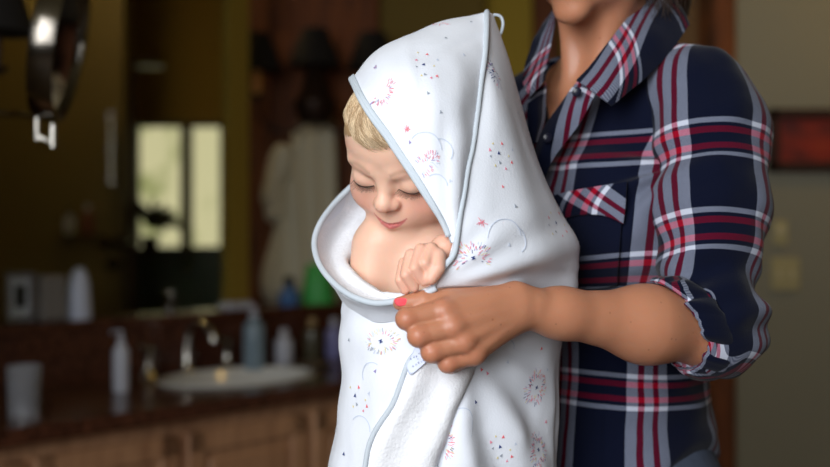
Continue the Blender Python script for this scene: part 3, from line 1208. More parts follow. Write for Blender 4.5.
# the flat woven band along the front edge
band = MB()
g0, g1 = hood.G[:, 0], hood.G[:, 7]
nb_ = hood.N[:, 3]
dirv = (g1 - g0) / (np.linalg.norm(g1 - g0, axis=1)[:, None] + 1e-9)
wid = np.minimum(.0065, np.linalg.norm(g1 - g0, axis=1) * 1.2)[:, None]
A_ = g0 + nb_ * .0016; B_ = g0 + dirv * wid + nb_ * .0020; C_ = g0 + dirv * wid * .5 + nb_ * .0026
n_ = len(g0)
Vb = np.concatenate([A_, C_, B_, B_ - nb_ * .0018, A_ - nb_ * .0018])
Fb = []
for i in range(n_ - 1):
    for a, b in ((0, 1), (1, 2), (2, 3), (3, 4), (4, 0)):
        Fb.append((a * n_ + i, a * n_ + i + 1, b * n_ + i + 1, b * n_ + i))
kit('piping', Vb, Fb, M_PIPE)
sm = hood.G[66 // 2 + 15:, -1] if False else hood.G[:, -1]
seam_pts = np.concatenate([hood.G[50:, -1][::5], [P(454, 254, 1.206), P(445, 266, 1.203), P(438, 276, 1.205), P(433, 286, 1.208)]])
kit('piping', *tube_geo(spline(seam_pts, 90), .0034, 10), M_PIPE)
# hanging loop at the peak
lp = [P(489, 20, 1.385), P(494, 15, 1.385), P(501, 17, 1.387), P(503, 25, 1.388), P(500, 35, 1.390), P(495, 42, 1.392)]
kit('hanging_loop', *tube_geo(spline(lp, 30), .0019, 8), M_PIPE)

# ---- upper wrap: from the peak down over the child's back
wrap_rows = [
    [(488, 12, 1.377), (490, 12, 1.376), (492, 13, 1.379), (494, 15, 1.385), (493, 15, 1.393), (491, 15, 1.398), (488, 15, 1.40)],
    [(485, 45, 1.324), (493, 46, 1.333), (500, 48, 1.352), (505, 50, 1.38), (502, 50, 1.405), (496, 50, 1.42), (489, 50, 1.42)],
    [(480, 88, 1.277), (495, 89, 1.290), (508, 91, 1.32), (517, 93, 1.38), (510, 93, 1.43), (498, 93, 1.45), (486, 93, 1.45)],
    [(473, 138, 1.241), (496, 139, 1.257), (518, 140, 1.30), (533, 142, 1.38), (520, 142, 1.45), (500, 142, 1.48), (480, 142, 1.48)],
    [(464, 186, 1.219), (495, 188, 1.236), (528, 190, 1.28), (553, 192, 1.38), (535, 192, 1.46), (505, 192, 1.49), (470, 192, 1.48)],
    [(457, 226, 1.208), (495, 230, 1.223), (540, 231, 1.27), (573, 232, 1.38), (550, 232, 1.46), (505, 232, 1.49), (450, 232, 1.49)],
    [(449, 258, 1.207), (492, 263, 1.219), (548, 264, 1.27), (582, 262, 1.375), (555, 262, 1.46), (500, 262, 1.49), (440, 262, 1.49)],
    [(438, 276, 1.206), (485, 282, 1.226), (545, 280, 1.295), (579, 276, 1.36), (555, 285, 1.45), (500, 285, 1.48), (432, 285, 1.48)],
    [(430, 294, 1.209), (478, 300, 1.238), (540, 300, 1.320), (570, 300, 1.36), (553, 305, 1.45), (500, 300, 1.47), (430, 300, 1.47)]]


def wrap_fold(U, V, G):
    q = pix(G)
    f = radial(430, 292, 17, .0042, 6, 60, .5)(U, V, G) * np.exp(-np.clip((262 - q[..., 1]) / 34, 0, 9) ** 2)
    f += np.exp(-((q[..., 0] - (505 + (q[..., 1] - 130) * .32)) / 14) ** 2) * .0016 * np.clip((q[..., 1] - 70) / 60, 0, 1) * np.clip((270 - q[..., 1]) / 50, 0, 1)
    return f * np.clip(U * 9, 0, 1) + wr(G, 16, .004, 7, (1, 1, .4)) * np.clip(U * 6, 0, 1)


wrap = Sheet(net_of(wrap_rows), 130, 130, .0035, outward=P(480, 200, 1.37), folds=wrap_fold, avoid=((arm, .001), (skull, .007), (kid, .005)))
cluster(wrap, 498, 153)
cluster(wrap, 555, 222, .9)
burst(wrap, 492, 72, .010, .026, 60, cols=(3, 2, 0, 3, 6, 6), nose=True, gap=.3)
burst(wrap, 473, 258, .022, .018, 70, a0=-.5, a1=3.9, gap=.35)
burst(wrap, 481, 222, .006, .004, 14, cols=(0, 1), nose=False, gap=.1)
tri(wrap, 515, 207, 6, .0028); tri(wrap, 503, 187, 1, .0024); tri(wrap, 510, 244, 5, .0026)
arc(wrap, 505, 240, .024, .2, 3.0); arc(wrap, 515, 240, .014, -1.2, 1.2); arc(wrap, 520, 120, .010, 0, 2)
keep(wrap.build('wrap', PRINT, towel))

# ---- the lower wrap, closed all round
def ring(y, L, R, c=1.0, yy=None):
    f = lambda x: L + (R - L) * x
    return [(L, y, 1.335), (f(.03), y, 1.290), (f(.17), y, 1.255), (f(.36), y, 1.246), (f(.56), y, 1.250), (f(.80), y, 1.285), (f(.955), y, 1.335),
            (R, y, 1.375), (f(.95), y, 1.46), (f(.66), y, 1.485), (f(.33), y, 1.47), (f(.06), y, 1.41)]


r0 = [(344, 297, 1.335), (351, 302, 1.290), (376, 308, 1.253), (414, 306, 1.240), (452, 302, 1.240), (510, 300, 1.300), (553, 298, 1.340),
      (574, 294, 1.375), (555, 292, 1.455), (490, 292, 1.48), (410, 292, 1.465), (355, 294, 1.40)]
low_rows = [r0, ring(322, 341, 566), ring(350, 339, 560), ring(385, 341, 558), ring(425, 339, 557), ring(467, 331, 555), ring(530, 324, 556), ring(620, 322, 560), ring(705, 330, 556)]


def low_fold(U, V, G):
    q = pix(G)
    front = np.clip((1.40 - G[..., 1]) / .05, 0, 1)
    f = radial(468, 338, 12, .0085, 12, 110, 1.9, 1.0)(U, V, G) * front
    f *= np.clip((q[..., 0] - 405) / 40, .12, 1) * np.clip((552 - q[..., 0]) / 34, .12, 1)
    back = 1 - front
    return f + back * .006 * np.sin(U * 90) + wr(G, 14, .005, 11, (1, 1, .5)) + wr(G, 42, .0022, 12, (1, 1, .6))


lowr = Sheet(net_of(low_rows), 220, 150, .0035, outward=P(450, 400, 1.37), folds=low_fold, closed_u=True, avoid=((arm, .001), (kid, .005)))
burst(lowr, 381, 341, .022, .013, 60, cols=(5, 4, 0, 5, 6, 4), gap=.6, tilt=.15)
burst(lowr, 537, 388, .019, .022, 90, gap=.5)
burst(lowr, 537, 450, .019, .020, 90, gap=.5)
burst(lowr, 445, 442, .012, .022, 40, a0=-1.4, a1=1.6, gap=.5)
cluster(lowr, 356, 396, .9); cluster(lowr, 500, 446, 1.0)
for x, y, m in ((376, 371, 3), (476, 403, 2), (541, 348, 1), (480, 370, 1), (486, 373, 0), (546, 421, 0), (508, 362, 5), (452, 405, 5), (344, 455, 2), (349, 340, 6), (547, 370, 5)):
    tri(lowr, x, y, m, .0026)
arc(lowr, 462, 425, .018, -.8, 1.8); arc(lowr, 505, 350, .012, 0, 3); arc(lowr, 372, 375, .014, 1, 3.6); arc(lowr, 360, 430, .016, 0, 2.4)
keep(lowr.build('lower_wrap', PRINT, towel))

# ---- the edge that lies over the front, terry side out
flap_rows = [
    [(425, 346, 1.240), (436, 346, 1.237), (450, 346, 1.238), (466, 348, 1.242), (476, 350, 1.250)],
    [(411, 360, 1.240), (426, 360, 1.234), (444, 362, 1.235), (462, 366, 1.240), (474, 370, 1.254)],
    [(402, 382, 1.240), (418, 384, 1.233), (438, 386, 1.234), (456, 390, 1.239), (467, 393, 1.256)],
    [(392, 406, 1.240), (408, 408, 1.233), (430, 410, 1.235), (448, 412, 1.240), (458, 415, 1.258)],
    [(373, 436, 1.242), (394, 438, 1.234), (418, 440, 1.235), (438, 442, 1.241), (448, 444, 1.259)],
    [(366, 467, 1.244), (386, 467, 1.235), (410, 467, 1.236), (431, 467, 1.242), (440, 467, 1.260)],
    [(360, 540, 1.246), (380, 540, 1.236), (405, 540, 1.237), (427, 540, 1.243), (436, 540, 1.260)],
    [(356, 640, 1.250), (376, 640, 1.240), (400, 640, 1.241), (424, 640, 1.247), (434, 640, 1.262)]]
flap = Sheet(net_of(flap_rows), 60, 120, .004, outward=P(430, 420, 1.34),
             folds=lambda U, V, G: .0045 * np.sin(U * 9 + V * 2.0) * np.clip(V * 5, 0, 1) * np.clip(U * 5, 0, 1) + wr(G, 30, .003, 21, (1, 1, .6)))
keep(flap.build('terry_flap', M_TERRY, towel))
kit('piping', *tube_geo(spline(flap.G[:, 0][::5] + flap.N[:, 0][::5] * .001, 100), .0030, 10), M_PIPE)

# care label with its lines of tiny writing
cl_net = net_of([[(414, 347, 1.232), (420, 349, 1.2295), (427, 352, 1.2285)],
                 [(409, 357, 1.231), (415, 360, 1.2285), (424, 360, 1.2275)],
                 [(406, 367, 1.231), (411, 372, 1.2285), (424, 363, 1.227)]])
cl_rows = [[(417, 344, 1.2315), (424, 348, 1.2285), (432, 352, 1.228)], [(411, 356, 1.231), (418, 360, 1.228), (428, 358.5, 1.227)], [(406, 366.5, 1.231), (411, 374.5, 1.228), (425, 363, 1.2265)]]
lab = Sheet(net_of(cl_rows), 16, 16, .0006, outward=P(430, 420, 1.34))
M_LABEL = mat('satin_label', srgb(206, 214, 238), rough=.4)
M_LTXT = mat('label_ink', srgb(120, 130, 158), rough=.8)
def glyph(px, py, strokes, sz=.0016, ang=.55):
    L = lab.local(px, py)
    if L is None: return
    for (x0, y0, x1, y1) in strokes:
        d = math.atan2(y1 - y0, x1 - x0); w = .13
        nx_, ny_ = -math.sin(d) * w, math.cos(d) * w
        lab.mark([(x0 + nx_, y0 + ny_), (x1 + nx_, y1 + ny_), (x1 - nx_, y1 - ny_), (x0 - nx_, y0 - ny_)], L, ang, sz, m=0, off=.0004)
GL = {'a': [(-.4, -.5, -.4, .3), (-.4, .3, .3, .3), (.3, .5, .3, -.5), (-.4, -.5, .3, -.5)], 'd': [(-.4, -.5, -.4, .2), (-.4, .2, .3, .2), (.3, .9, .3, -.5), (-.4, -.5, .3, -.5)],
      'e': [(-.4, -.5, .3, -.5), (-.4, -.5, -.4, .5), (-.4, .5, .3, .5), (.3, .5, .3, 0), (.3, 0, -.4, 0)], 'n': [(-.4, -.5, -.4, .5), (-.4, .5, .3, .4), (.3, .4, .3, -.5)],
      'i': [(0, -.5, 0, .4)], '+': [(-.4, 0, .4, 0), (0, -.4, 0, .4)]}
for ch, px_, py_ in (('a', 410.5, 359.5), ('d', 413.5, 357.6), ('e', 416.6, 355.8), ('n', 419.4, 354), ('+', 417.6, 358.6),
                     ('a', 413.8, 365.6), ('n', 416.4, 364), ('a', 418.9, 362.6), ('i', 421, 361.4), ('a', 423, 360.3)):
    glyph(px_, py_, GL[ch])
keep(lab.build('care_label', [M_LABEL, M_LTXT], towel))

# ---- the loop of towel round the child's arm: piping, terry inside, print outside
C_ = [(400, 150, 1.44), (376, 165, 1.425), (352, 186, 1.400), (335, 203, 1.382), (321, 222, 1.357), (314.5, 241, 1.335), (318, 261, 1.305), (330, 279, 1.275), (350, 295, 1.247), (374, 303, 1.228), (398, 301, 1.212), (420, 296, 1.208), (436, 288, 1.206)]
D_ = [(408, 165, 1.455), (388, 182, 1.450), (366, 200, 1.435), (347, 215, 1.420), (334, 232, 1.400), (328, 248, 1.375), (331, 263, 1.340), (341, 277, 1.300), (358, 289, 1.268), (378, 296, 1.245), (399, 298, 1.224), (420, 294.5, 1.214), (436, 287, 1.209)]
E_ = [(415, 175, 1.445), (400, 192, 1.440), (382, 207, 1.425), (363, 222, 1.405), (350, 238, 1.375), (344, 252, 1.345), (346, 264, 1.312), (355, 275, 1.282), (368, 286, 1.258), (384, 293, 1.238), (401, 296, 1.222), (420, 293.5, 1.213), (436, 286.5, 1.208)]
I_ = [(418, 185, 1.440), (408, 205, 1.435), (392, 222, 1.420), (374, 236, 1.400), (360, 250, 1.375), (354, 262, 1.350), (356, 272, 1.320), (364, 281, 1.292), (376, 289, 1.268), (389, 296, 1.248), (404, 300, 1.230), (420, 299, 1.220), (434, 292, 1.216)]
I2_ = [(420, 215, 1.435), (410, 225, 1.430), (396, 242, 1.415), (380, 256, 1.395), (366, 270, 1.370), (360, 280, 1.350), (362, 288, 1.330), (370, 296, 1.310), (382, 304, 1.290), (394, 310, 1.270), (408, 312, 1.252), (420, 310, 1.240), (432, 304, 1.232)]
inner = Sheet(net_of([C_, D_, E_, I_, I2_]), 120, 40, .003, outward=None,
              folds=lambda U, V, G: wr(G, 26, .0035, 31) * np.clip(V * 5, 0, 1) * np.clip((1 - U) * 5, 0, 1), avoid=((kid, .003),))
keep(inner.build('terry_lining', M_TERRY, towel))
O1 = [(402, 152, 1.447), (378, 168, 1.434), (353, 189, 1.412), (336, 207, 1.394), (321, 227, 1.370), (315.5, 247, 1.346), (319, 266, 1.315), (329, 283, 1.283), (348, 299, 1.253), (373, 307, 1.236), (398, 305, 1.222), (420, 300, 1.216), (434, 292, 1.212)]
O2 = [(405, 165, 1.462), (382, 185, 1.455), (360, 205, 1.445), (343, 222, 1.430), (328, 240, 1.405), (321, 258, 1.375), (325, 274, 1.342), (334, 287, 1.315), (347, 301, 1.280), (371, 312, 1.250), (397, 311, 1.236), (420, 306, 1.230), (432, 298, 1.225)]
O3 = [(410, 200, 1.470), (390, 220, 1.468), (372, 240, 1.460), (358, 260, 1.450), (345, 275, 1.430), (339, 288, 1.400), (340, 296, 1.370), (343, 303, 1.345), (352, 312, 1.300), (374, 322, 1.262), (398, 322, 1.252), (420, 318, 1.248), (430, 312, 1.244)]
outer = Sheet(net_of([C_, O1, O2, O3]), 120, 36, .003, outward=P(400, 250, 1.33))
for x, y in ((318, 268), (324, 277), (331, 288), (338, 296), (319, 262)): burst(outer, x, y, .005, .004, 8, cols=(5, 0, 3, 6), nose=False, gap=.1)
keep(outer.build('collar_fold', PRINT, towel))
kit('piping', *tube_geo(spline(net_of([C_])[0], 120), .0036, 10), M_PIPE)

# ================================================================ the shirt
shirt_b = Body()
torso(shirt_b)
shirt_b.cone((-.10, .01, 1.440), (-.165, .01, 1.405), .060, .062, .04, WF)
shirt_b.cone((.10, .01, 1.445), toL(WF, SH) * .75 + np.array([.10, .01, 1.445]) * .25, .050, .044, .05, WF)


def shirt_cut(D, x, y, z):
    X, Y = x - WC[0], y - WC[1]
    lx = X * AX[0] + Y * AX[1]; ly = X * AY[0] + Y * AY[1]
    # hem
    hem = .930 + .090 * np.clip((lx - .065) / .075, 0, 1) ** 1.5
    D = np.maximum(D, hem - z)
    # neck opening: a V down the front and a round hole at the nape
    vz = 1.395
    half = .010 + np.clip(z - vz, 0, 1) * .44
    V = np.maximum(np.maximum(np.abs(lx + .016) - half, vz - z), ly + .02)
    D = np.maximum(D, -V)
    hole = np.sqrt(lx ** 2 + (ly - .012) ** 2) - .066
    D = np.maximum(D, -np.maximum(hole, 1.455 - z))
    return D


def uv_fix(Fc, U, Vv, per):
    """per-loop UVs without the wrap-round smear"""
    u = U[Fc]; v = Vv[Fc]
    mn = u.max(1, keepdims=True)
    u = np.where(mn - u > per * .5, u + per, u)
    return np.stack([u, v], -1).reshape(-1, 2)


v, f = shirt_b.mesh(.0036, inflate=.010, extra=shirt_cut)
v = relax(v, f, 2)
N = normals(v, f)
Lc = toL(WF, v)
# wrinkles: drags from the armpit, soft vertical folds at the waist
wv = nz3(Lc * [1.0, 1.0, .45], 11, 2) * .010 + nz3(Lc * [1, 1, 1.6], 22, 5) * .0032
ap = np.array([.155, -.05, 1.37])
d_ = Lc - ap
an = np.arctan2(d_[:, 0], -d_[:, 2]); rr_ = np.linalg.norm(d_, axis=1)
wv += .0045 * np.sin(an * 11) * np.exp(-((rr_ - .09) / .06) ** 2)
bot = np.clip((1.16 - Lc[:, 2]) / .12, 0, 1)
wv += .004 * np.sin(Lc[:, 0] * 55 + Lc[:, 2] * 14) * bot * (Lc[:, 0] > .05)
edge_ok = np.clip((1.40 - Lc[:, 2]) / .03, .25, 1)
v = v + N * (wv * edge_ok)[:, None]
Lc = toL(WF, v)
ang = np.arctan2(Lc[:, 0], -Lc[:, 1])
front = (Lc[:, 1] < 0)
U = ang * .125 + .02 * nz3(Lc, 5, 8)

U_OFF, V_OFF = -.092, .055
warp_u = U - .055 * np.clip(Lc[:, 2] - 1.16, 0, .4) - .35 * np.clip(Lc[:, 2] - 1.37, 0, .12) + U_OFF
warp_v = -(Lc[:, 2]) + .10 * np.abs(Lc[:, 0]) * np.clip((Lc[:, 2] - 1.2) * 4, 0, 1) + .008 * nz3(Lc, 6, 4) + V_OFF
per = 2 * PI * .125
shirt = keep(link('shirt', v, f, M_PLAID, woman, uv=uv_fix(f, warp_u, warp_v, per)))
shirt['label'] = 'navy flannel shirt with red and white check'

# ---- sleeve
ELS = P(711, 320, 1.370)
CUFF = EL * .84 + WRI * .16
ad = (WRI - EL) / np.linalg.norm(WRI - EL)
SHT = SH + np.array([-.012, .004, .004])
fz = np.array([0, 0, 1.]); fz -= ad * (fz @ ad); fz /= np.linalg.norm(fz)
sb = Body()
sb.cone(SHT + [0, 0, -.006], SH * .85 + EL * .15 + [.006, 0, 0], .055, .066, .02)
sb.cone(SH * .85 + EL * .15 + [.006, 0, 0], SH * .5 + EL * .5, .066, .067, .03)
sb.cone(SH * .5 + EL * .5, ELS, .067, .056, .03)
sb.cone(ELS + [0, 0, -.004], CUFF, .054, .048, .03)
sb.ell(ELS + [.010, 0, -.012], (.044, .045, .042), .03)
sb.cone(SHT, SHT + np.array([-.045, .035, .030]), .058, .045, .03)


def slv_cut(D, x, y, z):
    t = (x - CUFF[0]) * ad[0] + (y - CUFF[1]) * ad[1] + (z - CUFF[2]) * ad[2]
    ax_ = (x - CUFF[0], y - CUFF[1], z - CUFF[2])
    D = np.maximum(D, t - .012 - .55 * (ax_[0] * fz[0] + ax_[1] * fz[1] + ax_[2] * fz[2]))
    r2 = ax_[0] ** 2 + ax_[1] ** 2 + ax_[2] ** 2 - t * t
    core = np.maximum(np.sqrt(np.maximum(r2, 0)) - .044, -(t + .03))
    return np.maximum(D, -core)


v, f = sb.mesh(.0034, extra=slv_cut)
v = relax(v, f, 2)
N = normals(v, f)
up_ax = (EL - SH) / np.linalg.norm(EL - SH)
tt = (v - SH) @ up_ax
Lh = np.linalg.norm(EL - SH)
ex = np.array([1., 0, 0]); ex -= up_ax * (ex @ up_ax); ex /= np.linalg.norm(ex)
ey = np.cross(up_ax, ex)
rel = v - SH
angs = np.arctan2(rel @ ex, -(rel @ ey) * np.sign(ey[1]))
# fabric piles up above the elbow: rings of soft folds, strongest near the bend
fold = .0050 * np.sin(tt * 95 + 1.2 * np.sin(angs * 2 + 1)) * np.exp(-((tt - Lh * .80) / .07) ** 2)
fold += .0070 * np.sin((tt - .10) * 60 + angs * 1.6) * np.exp(-((tt - .095) / .035) ** 2) * (np.cos(angs + 1.2) * .5 + .5)
fold += .0045 * np.sin(tt * 130 + angs * 3) * np.exp(-((tt - Lh * .98) / .04) ** 2)
fold += nz3(v * [1, 1, .6], 13, 3) * .009 + nz3(v, 34, 6) * .0025
v = v + N * fold[:, None]
# cloth coordinates: down the upper arm, then turning along the forearm
fore = (v - EL) @ ad
wgt = np.clip((fore + .0) / .05, 0, 1) * np.clip((tt - Lh * .72) / .06, 0, 1)
vv_up = tt
vv_fo = Lh + fore * .9
rl2 = v - EL
fz = np.array([0, 0, 1.]); fz -= ad * (fz @ ad); fz /= np.linalg.norm(fz)
fy = np.cross(ad, fz)
ang2 = np.arctan2(rl2 @ fz, -(rl2 @ fy) * np.sign(fy[1]))
SVO, SUO = -.052, .088
Us = angs * .066 * (1 - wgt) + (-ang2 * .055 + .06) * wgt + SUO
Vs = (vv_up * (1 - wgt) + vv_fo * wgt) * .93 + SVO + .045 * np.clip((tt - .10) / .03, 0, 1) * np.clip((tt - .10) / .03, 0, 1)
slv = keep(link('sleeve', v, f, M_PLAID, woman, uv=uv_fix(f, Us, Vs, 2 * PI * .066)))

# ---- rolled cuff: thick turned-back ring with a crumpled rim
def cuff_geo(c, r, w, seed, flare=.0):
    V = []; UVc = []
    na, nb2 = 96, 18
    e1 = fz; e2 = fy
    for j in range(nb2):
        b = 2 * PI * j / nb2
        for i in range(na):
            a = 2 * PI * i / na
            cr = noise.noise(Vector((math.cos(a) * 3 + seed, math.sin(a) * 3, seed))) * .009 + noise.noise(Vector((math.cos(a) * 8 + seed, math.sin(a) * 8, seed + j * .1))) * .005
            al = math.cos(b) * w + cr * 1.4
            ra = r + math.sin(b) * .0055 + flare * math.cos(b) + .4 * cr
            q = c + ad * (al + .029 * math.cos(a) - .004) + (e1 * math.cos(a) + e2 * math.sin(a)) * ra
            V.append(q); UVc.append((b * .016 + .046, a * .052 + .02 * math.cos(b)))
    Fc = []; L = []
    for j in range(nb2):
        for i in range(na):
            j2, i2 = (j + 1) % nb2, (i + 1) % na
            Fc.append((j * na + i, j * na + i2, j2 * na + i2, j2 * na + i))
    Fc = np.array(Fc)
    UVc = np.array(UVc)
    l = UVc[Fc].copy()
    wrapj = (Fc.max(1) - Fc.min(1)) > na * (nb2 - 2)
    for q in range(4):
        m1 = wrapj & (Fc[:, q] < na); l[m1, q, 0] += 2 * PI * .016
        m2 = ((Fc % na).max(1) - (Fc % na).min(1) > na / 2) & (Fc[:, q] % na == 0); l[m2, q, 1] += 2 * PI * .052
    return np.array(V), Fc, l.reshape(-1, 2)


V_, F_, u_ = cuff_geo(CUFF + ad * .004, .0505, .020, 2.3, -.003)
cf = keep(link('cuff', V_, F_, M_PLAID, woman, uv=u_))

# ---- collar leaves, plackets, pocket, buttons
def patch(name, rows, uvf, nu=40, nv=40, th=.0022, outward=None, amp=.0015, m=M_PLAID, seed=1):
    S = Sheet(net_of(rows), nu, nv, th, outward=outward, folds=lambda U, V, G: wr(G, 30, amp, seed))
    nvv, nuu = S.G.shape[:2]
    o = S.build(name, m, woman)
    keep(o)
    if uvf is not None:
        me = o.data
        li = np.zeros(len(me.loops), dtype=np.int32); me.loops.foreach_get('vertex_index', li)
        uu = np.zeros(len(li) * 2, dtype=np.float32); me.uv_layers['UVMap'].data.foreach_get('uv', uu)
        uu = uu.reshape(-1, 2)
        c, s_ = math.cos(uvf[2]), math.sin(uvf[2])
        w = np.stack([uu[:, 0] * c - uu[:, 1] * s_ + uvf[0], uu[:, 0] * s_ + uu[:, 1] * c + uvf[1]], 1)
        me.uv_layers['UVMap'].data.foreach_set('uv', w.astype(np.float32).ravel())
    return o


WCEN = P(610, 140, 1.60)
patch('collar', [[(660, -18, 1.560), (672, -6, 1.530), (684, 10, 1.500), (690, 24, 1.485)],
                 [(640, 2, 1.495), (650, 16, 1.470), (662, 34, 1.450), (672, 50, 1.448)],
                 [(616, 32, 1.445), (628, 46, 1.425), (640, 62, 1.418), (650, 74, 1.424)],
                 [(592, 62, 1.425), (604, 74, 1.405), (616, 88, 1.400), (624, 96, 1.408)],
                 [(576, 80, 1.422), (588, 88, 1.402), (600, 97, 1.396), (612, 106, 1.400)]], (.020, .010, .12), outward=WCEN, seed=3)
patch('collar', [[(560, -8, 1.62), (554, 6, 1.60), (546, 18, 1.585)],
                 [(556, 14, 1.570), (545, 28, 1.545), (532, 42, 1.535)],
                 [(552, 38, 1.520), (538, 54, 1.498), (524, 70, 1.495)],
                 [(548, 62, 1.490), (536, 74, 1.470), (523, 84, 1.468)],
                 [(546, 80, 1.480), (538, 88, 1.462), (530, 96, 1.460)]], (.03, .01, .2), outward=WCEN, seed=5)
# collar stand behind the neck
patch('collar_stand', [[(566, -10, 1.60), (590, -22, 1.63), (625, -24, 1.625), (655, -14, 1.565)],
                       [(562, 8, 1.60), (588, -2, 1.635), (625, -4, 1.63), (658, 2, 1.565)]], (.0, .06, 0), outward=None, amp=0)
# front band on her left, folded open
patch('front_band', [[(584, 74, 1.440), (590, 82, 1.424), (596, 92, 1.418)],
                     [(572, 88, 1.440), (580, 97, 1.420), (588, 108, 1.416)],
                     [(560, 104, 1.446), (568, 113, 1.426), (578, 126, 1.424)],
                     [(549, 120, 1.452), (556, 130, 1.434), (566, 142, 1.434)],
                     [(540, 136, 1.458), (545, 146, 1.440), (554, 158, 1.442)],
                     [(532, 160, 1.455), (536, 170, 1.440), (545, 178, 1.445)]], (.015, .02, .5), outward=WCEN, seed=8)
patch('front_band', [[(546, 82, 1.500), (536, 90, 1.485), (528, 98, 1.480)],
                     [(546, 100, 1.490), (537, 108, 1.470), (527, 114, 1.468)],
                     [(545, 118, 1.480), (537, 126, 1.460), (528, 130, 1.460)],
                     [(541, 138, 1.470), (534, 144, 1.450), (526, 146, 1.452)]], (.05, .03, .2), outward=WCEN, seed=9)
for px_, py_, Y_ in ((577, 92, 1.413), (548, 138, 1.433)):
    b = MB(); b.lathe([(0.0001, .0012), (.0035, .0012), (.0055, .0022), (.0062, .0012), (.0058, 0)], P(px_, py_, Y_), 20, axis=(-.45, -.85, .2))
    keep(b.build('button', M_BUTTON, woman, smooth=True))


def ray(px, py, B, off):
    d = P(px, py, 1.0) - np.array([0, 0, EYE]); d /= np.linalg.norm(d)
    o = np.array([0, 0, EYE]); t = 1.2
    for _ in range(60):
        q = float(B.at((o + d * t)[None])[0]) - off
        t += q * .8
        if abs(q) < 2e-4: break
    return o + d * t


pk_rows = [[(548, 197), (570, 191), (592, 187), (610, 184), (627, 181)],
           [(550, 205), (572, 199), (594, 196), (612, 194), (626, 195)],
           [(554, 212), (576, 207), (597, 206), (612, 207), (625, 209)],
           [(560, 219), (580, 215), (600, 215), (613, 219), (623, 224)]]
pn = np.array([[ray(x, y, shirt_b, .0185) for x, y in row] for row in pk_rows])
S = Sheet(pn, 40, 30, .003, outward=WCEN)
pf = S.build('pocket_flap', M_PLAID, woman); keep(pf)
me = pf.data
li = np.zeros(len(me.loops), dtype=np.int32)
uu = np.zeros(len(me.loops) * 2, dtype=np.float32); me.uv_layers['UVMap'].data.foreach_get('uv', uu)
uu = uu.reshape(-1, 2); c_, s_ = math.cos(.75), math.sin(.75)
me.uv_layers['UVMap'].data.foreach_set('uv', np.stack([uu[:, 0] * c_ - uu[:, 1] * s_ - .012, uu[:, 0] * s_ + uu[:, 1] * c_ + .128], 1).astype(np.float32).ravel())
pb_rows = [[(554, 214), (588, 210), (622, 214)], [(553, 250), (586, 252), (619, 254)], [(556, 286), (588, 290), (617, 286)]]
pn = np.array([[ray(x, y, shirt_b, .0165) for x, y in row] for row in pb_rows])
S = Sheet(pn, 30, 30, .002, outward=WCEN)
S2 = S.build('pocket', M_PLAID, woman); keep(S2)
me = S2.data
V0_ = np.zeros(len(me.vertices) * 3); me.vertices.foreach_get('co', V0_); V0_ = V0_.reshape(-1, 3)
Lq = toL(WF, V0_)
uq = np.arctan2(Lq[:, 0], -Lq[:, 1]) * .125 + .02 * nz3(Lq, 5, 8) - .055 * np.clip(Lq[:, 2] - 1.16, 0, .4) + U_OFF
vq = -Lq[:, 2] + .10 * np.abs(Lq[:, 0]) * np.clip((Lq[:, 2] - 1.2) * 4, 0, 1) + .008 * nz3(Lq, 6, 4) + V_OFF
li = np.zeros(len(me.loops), dtype=np.int32); me.loops.foreach_get('vertex_index', li)
me.uv_layers['UVMap'].data.foreach_set('uv', np.stack([uq, vq], 1)[li].astype(np.float32).ravel())
# ================================================================ jeans
jb = Body()
jb.ell((-.01, .015, .955), (.150, .120, .13), .04, WF)
for s in (-1, 1):
    jb.cone((s * .078, .015, .90), (s * .085, .01, .50), .088, .056, .04, WF)
    jb.cone((s * .085, .01, .50), (s * .09, .03, .055), .056, .042, .03, WF)
v, f = jb.mesh(.007, hi=[9, 9, 1.025])
v = relax(v, f, 2); N = normals(v, f)
v = v + N * (nz3(v * [1, 1, 1.5], 18) * .004)[:, None]
jeans = keep(link('jeans', v, f, M_DENIM, woman))
jeans['label'] = 'faded blue jeans'
M_SHOE = mat('dark_shoe', srgb(40, 34, 32), rough=.6)
for s in (-1, 1):
    q = Body()
    q.ell((s * .09, -.02, .045), (.045, .11, .05), .02, WF)
    q.cone((s * .09, .03, .05), (s * .09, .03, .10), .042, .044, .02, WF)
    v, f = q.mesh(.005, lo=[-9, -9, .002])
    keep(link('shoe', relax(v, f, 2), f, M_SHOE, woman))

# ================================================================ the room
M_OLIVE = mat('olive_wall_paint', srgb(146, 124, 48), rough=.8, bump=.0004, bscale=120, var=.05, vscale=3)
M_BEIGE = mat('beige_wall_paint', srgb(150, 142, 118), rough=.8, bump=.0004, bscale=120, var=.05, vscale=3)
M_CEIL = mat('ceiling_paint', srgb(200, 190, 150), rough=.9)
M_FLOOR = mat('stone_floor', srgb(110, 92, 70), rough=.5, var=.2, vscale=5)
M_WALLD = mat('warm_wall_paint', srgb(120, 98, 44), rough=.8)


def wood(name, dark, light, rough=.4, sc=5, st=(1, 1, 10), coat=0):
    k = NT(name)
    tc = k.n('ShaderNodeTexCoord')
    mp = k.n('ShaderNodeMapping'); mp.inputs['Scale'].default_value = (st[2] * sc, st[1] * sc, st[0] * sc)
    k.l(tc.outputs['Object'], mp.inputs[0])
    nz = k.n('ShaderNodeTexNoise', i_Scale=1.0, i_Detail=6, i_Distortion=.6)
    k.l(mp.outputs[0], nz.inputs['Vector'])
    r = k.n('ShaderNodeValToRGB'); r.color_ramp.elements[0].color = dark; r.color_ramp.elements[1].color = light
    r.color_ramp.elements[0].position = .3; r.color_ramp.elements[1].position = .7
    k.l(nz.outputs['Fac'], r.inputs[0]); k.l(r.outputs[0], k.b.inputs['Base Color'])
    k.b.inputs['Roughness'].default_value = rough
    k.b.inputs['Coat Weight'].default_value = coat
    return k.m


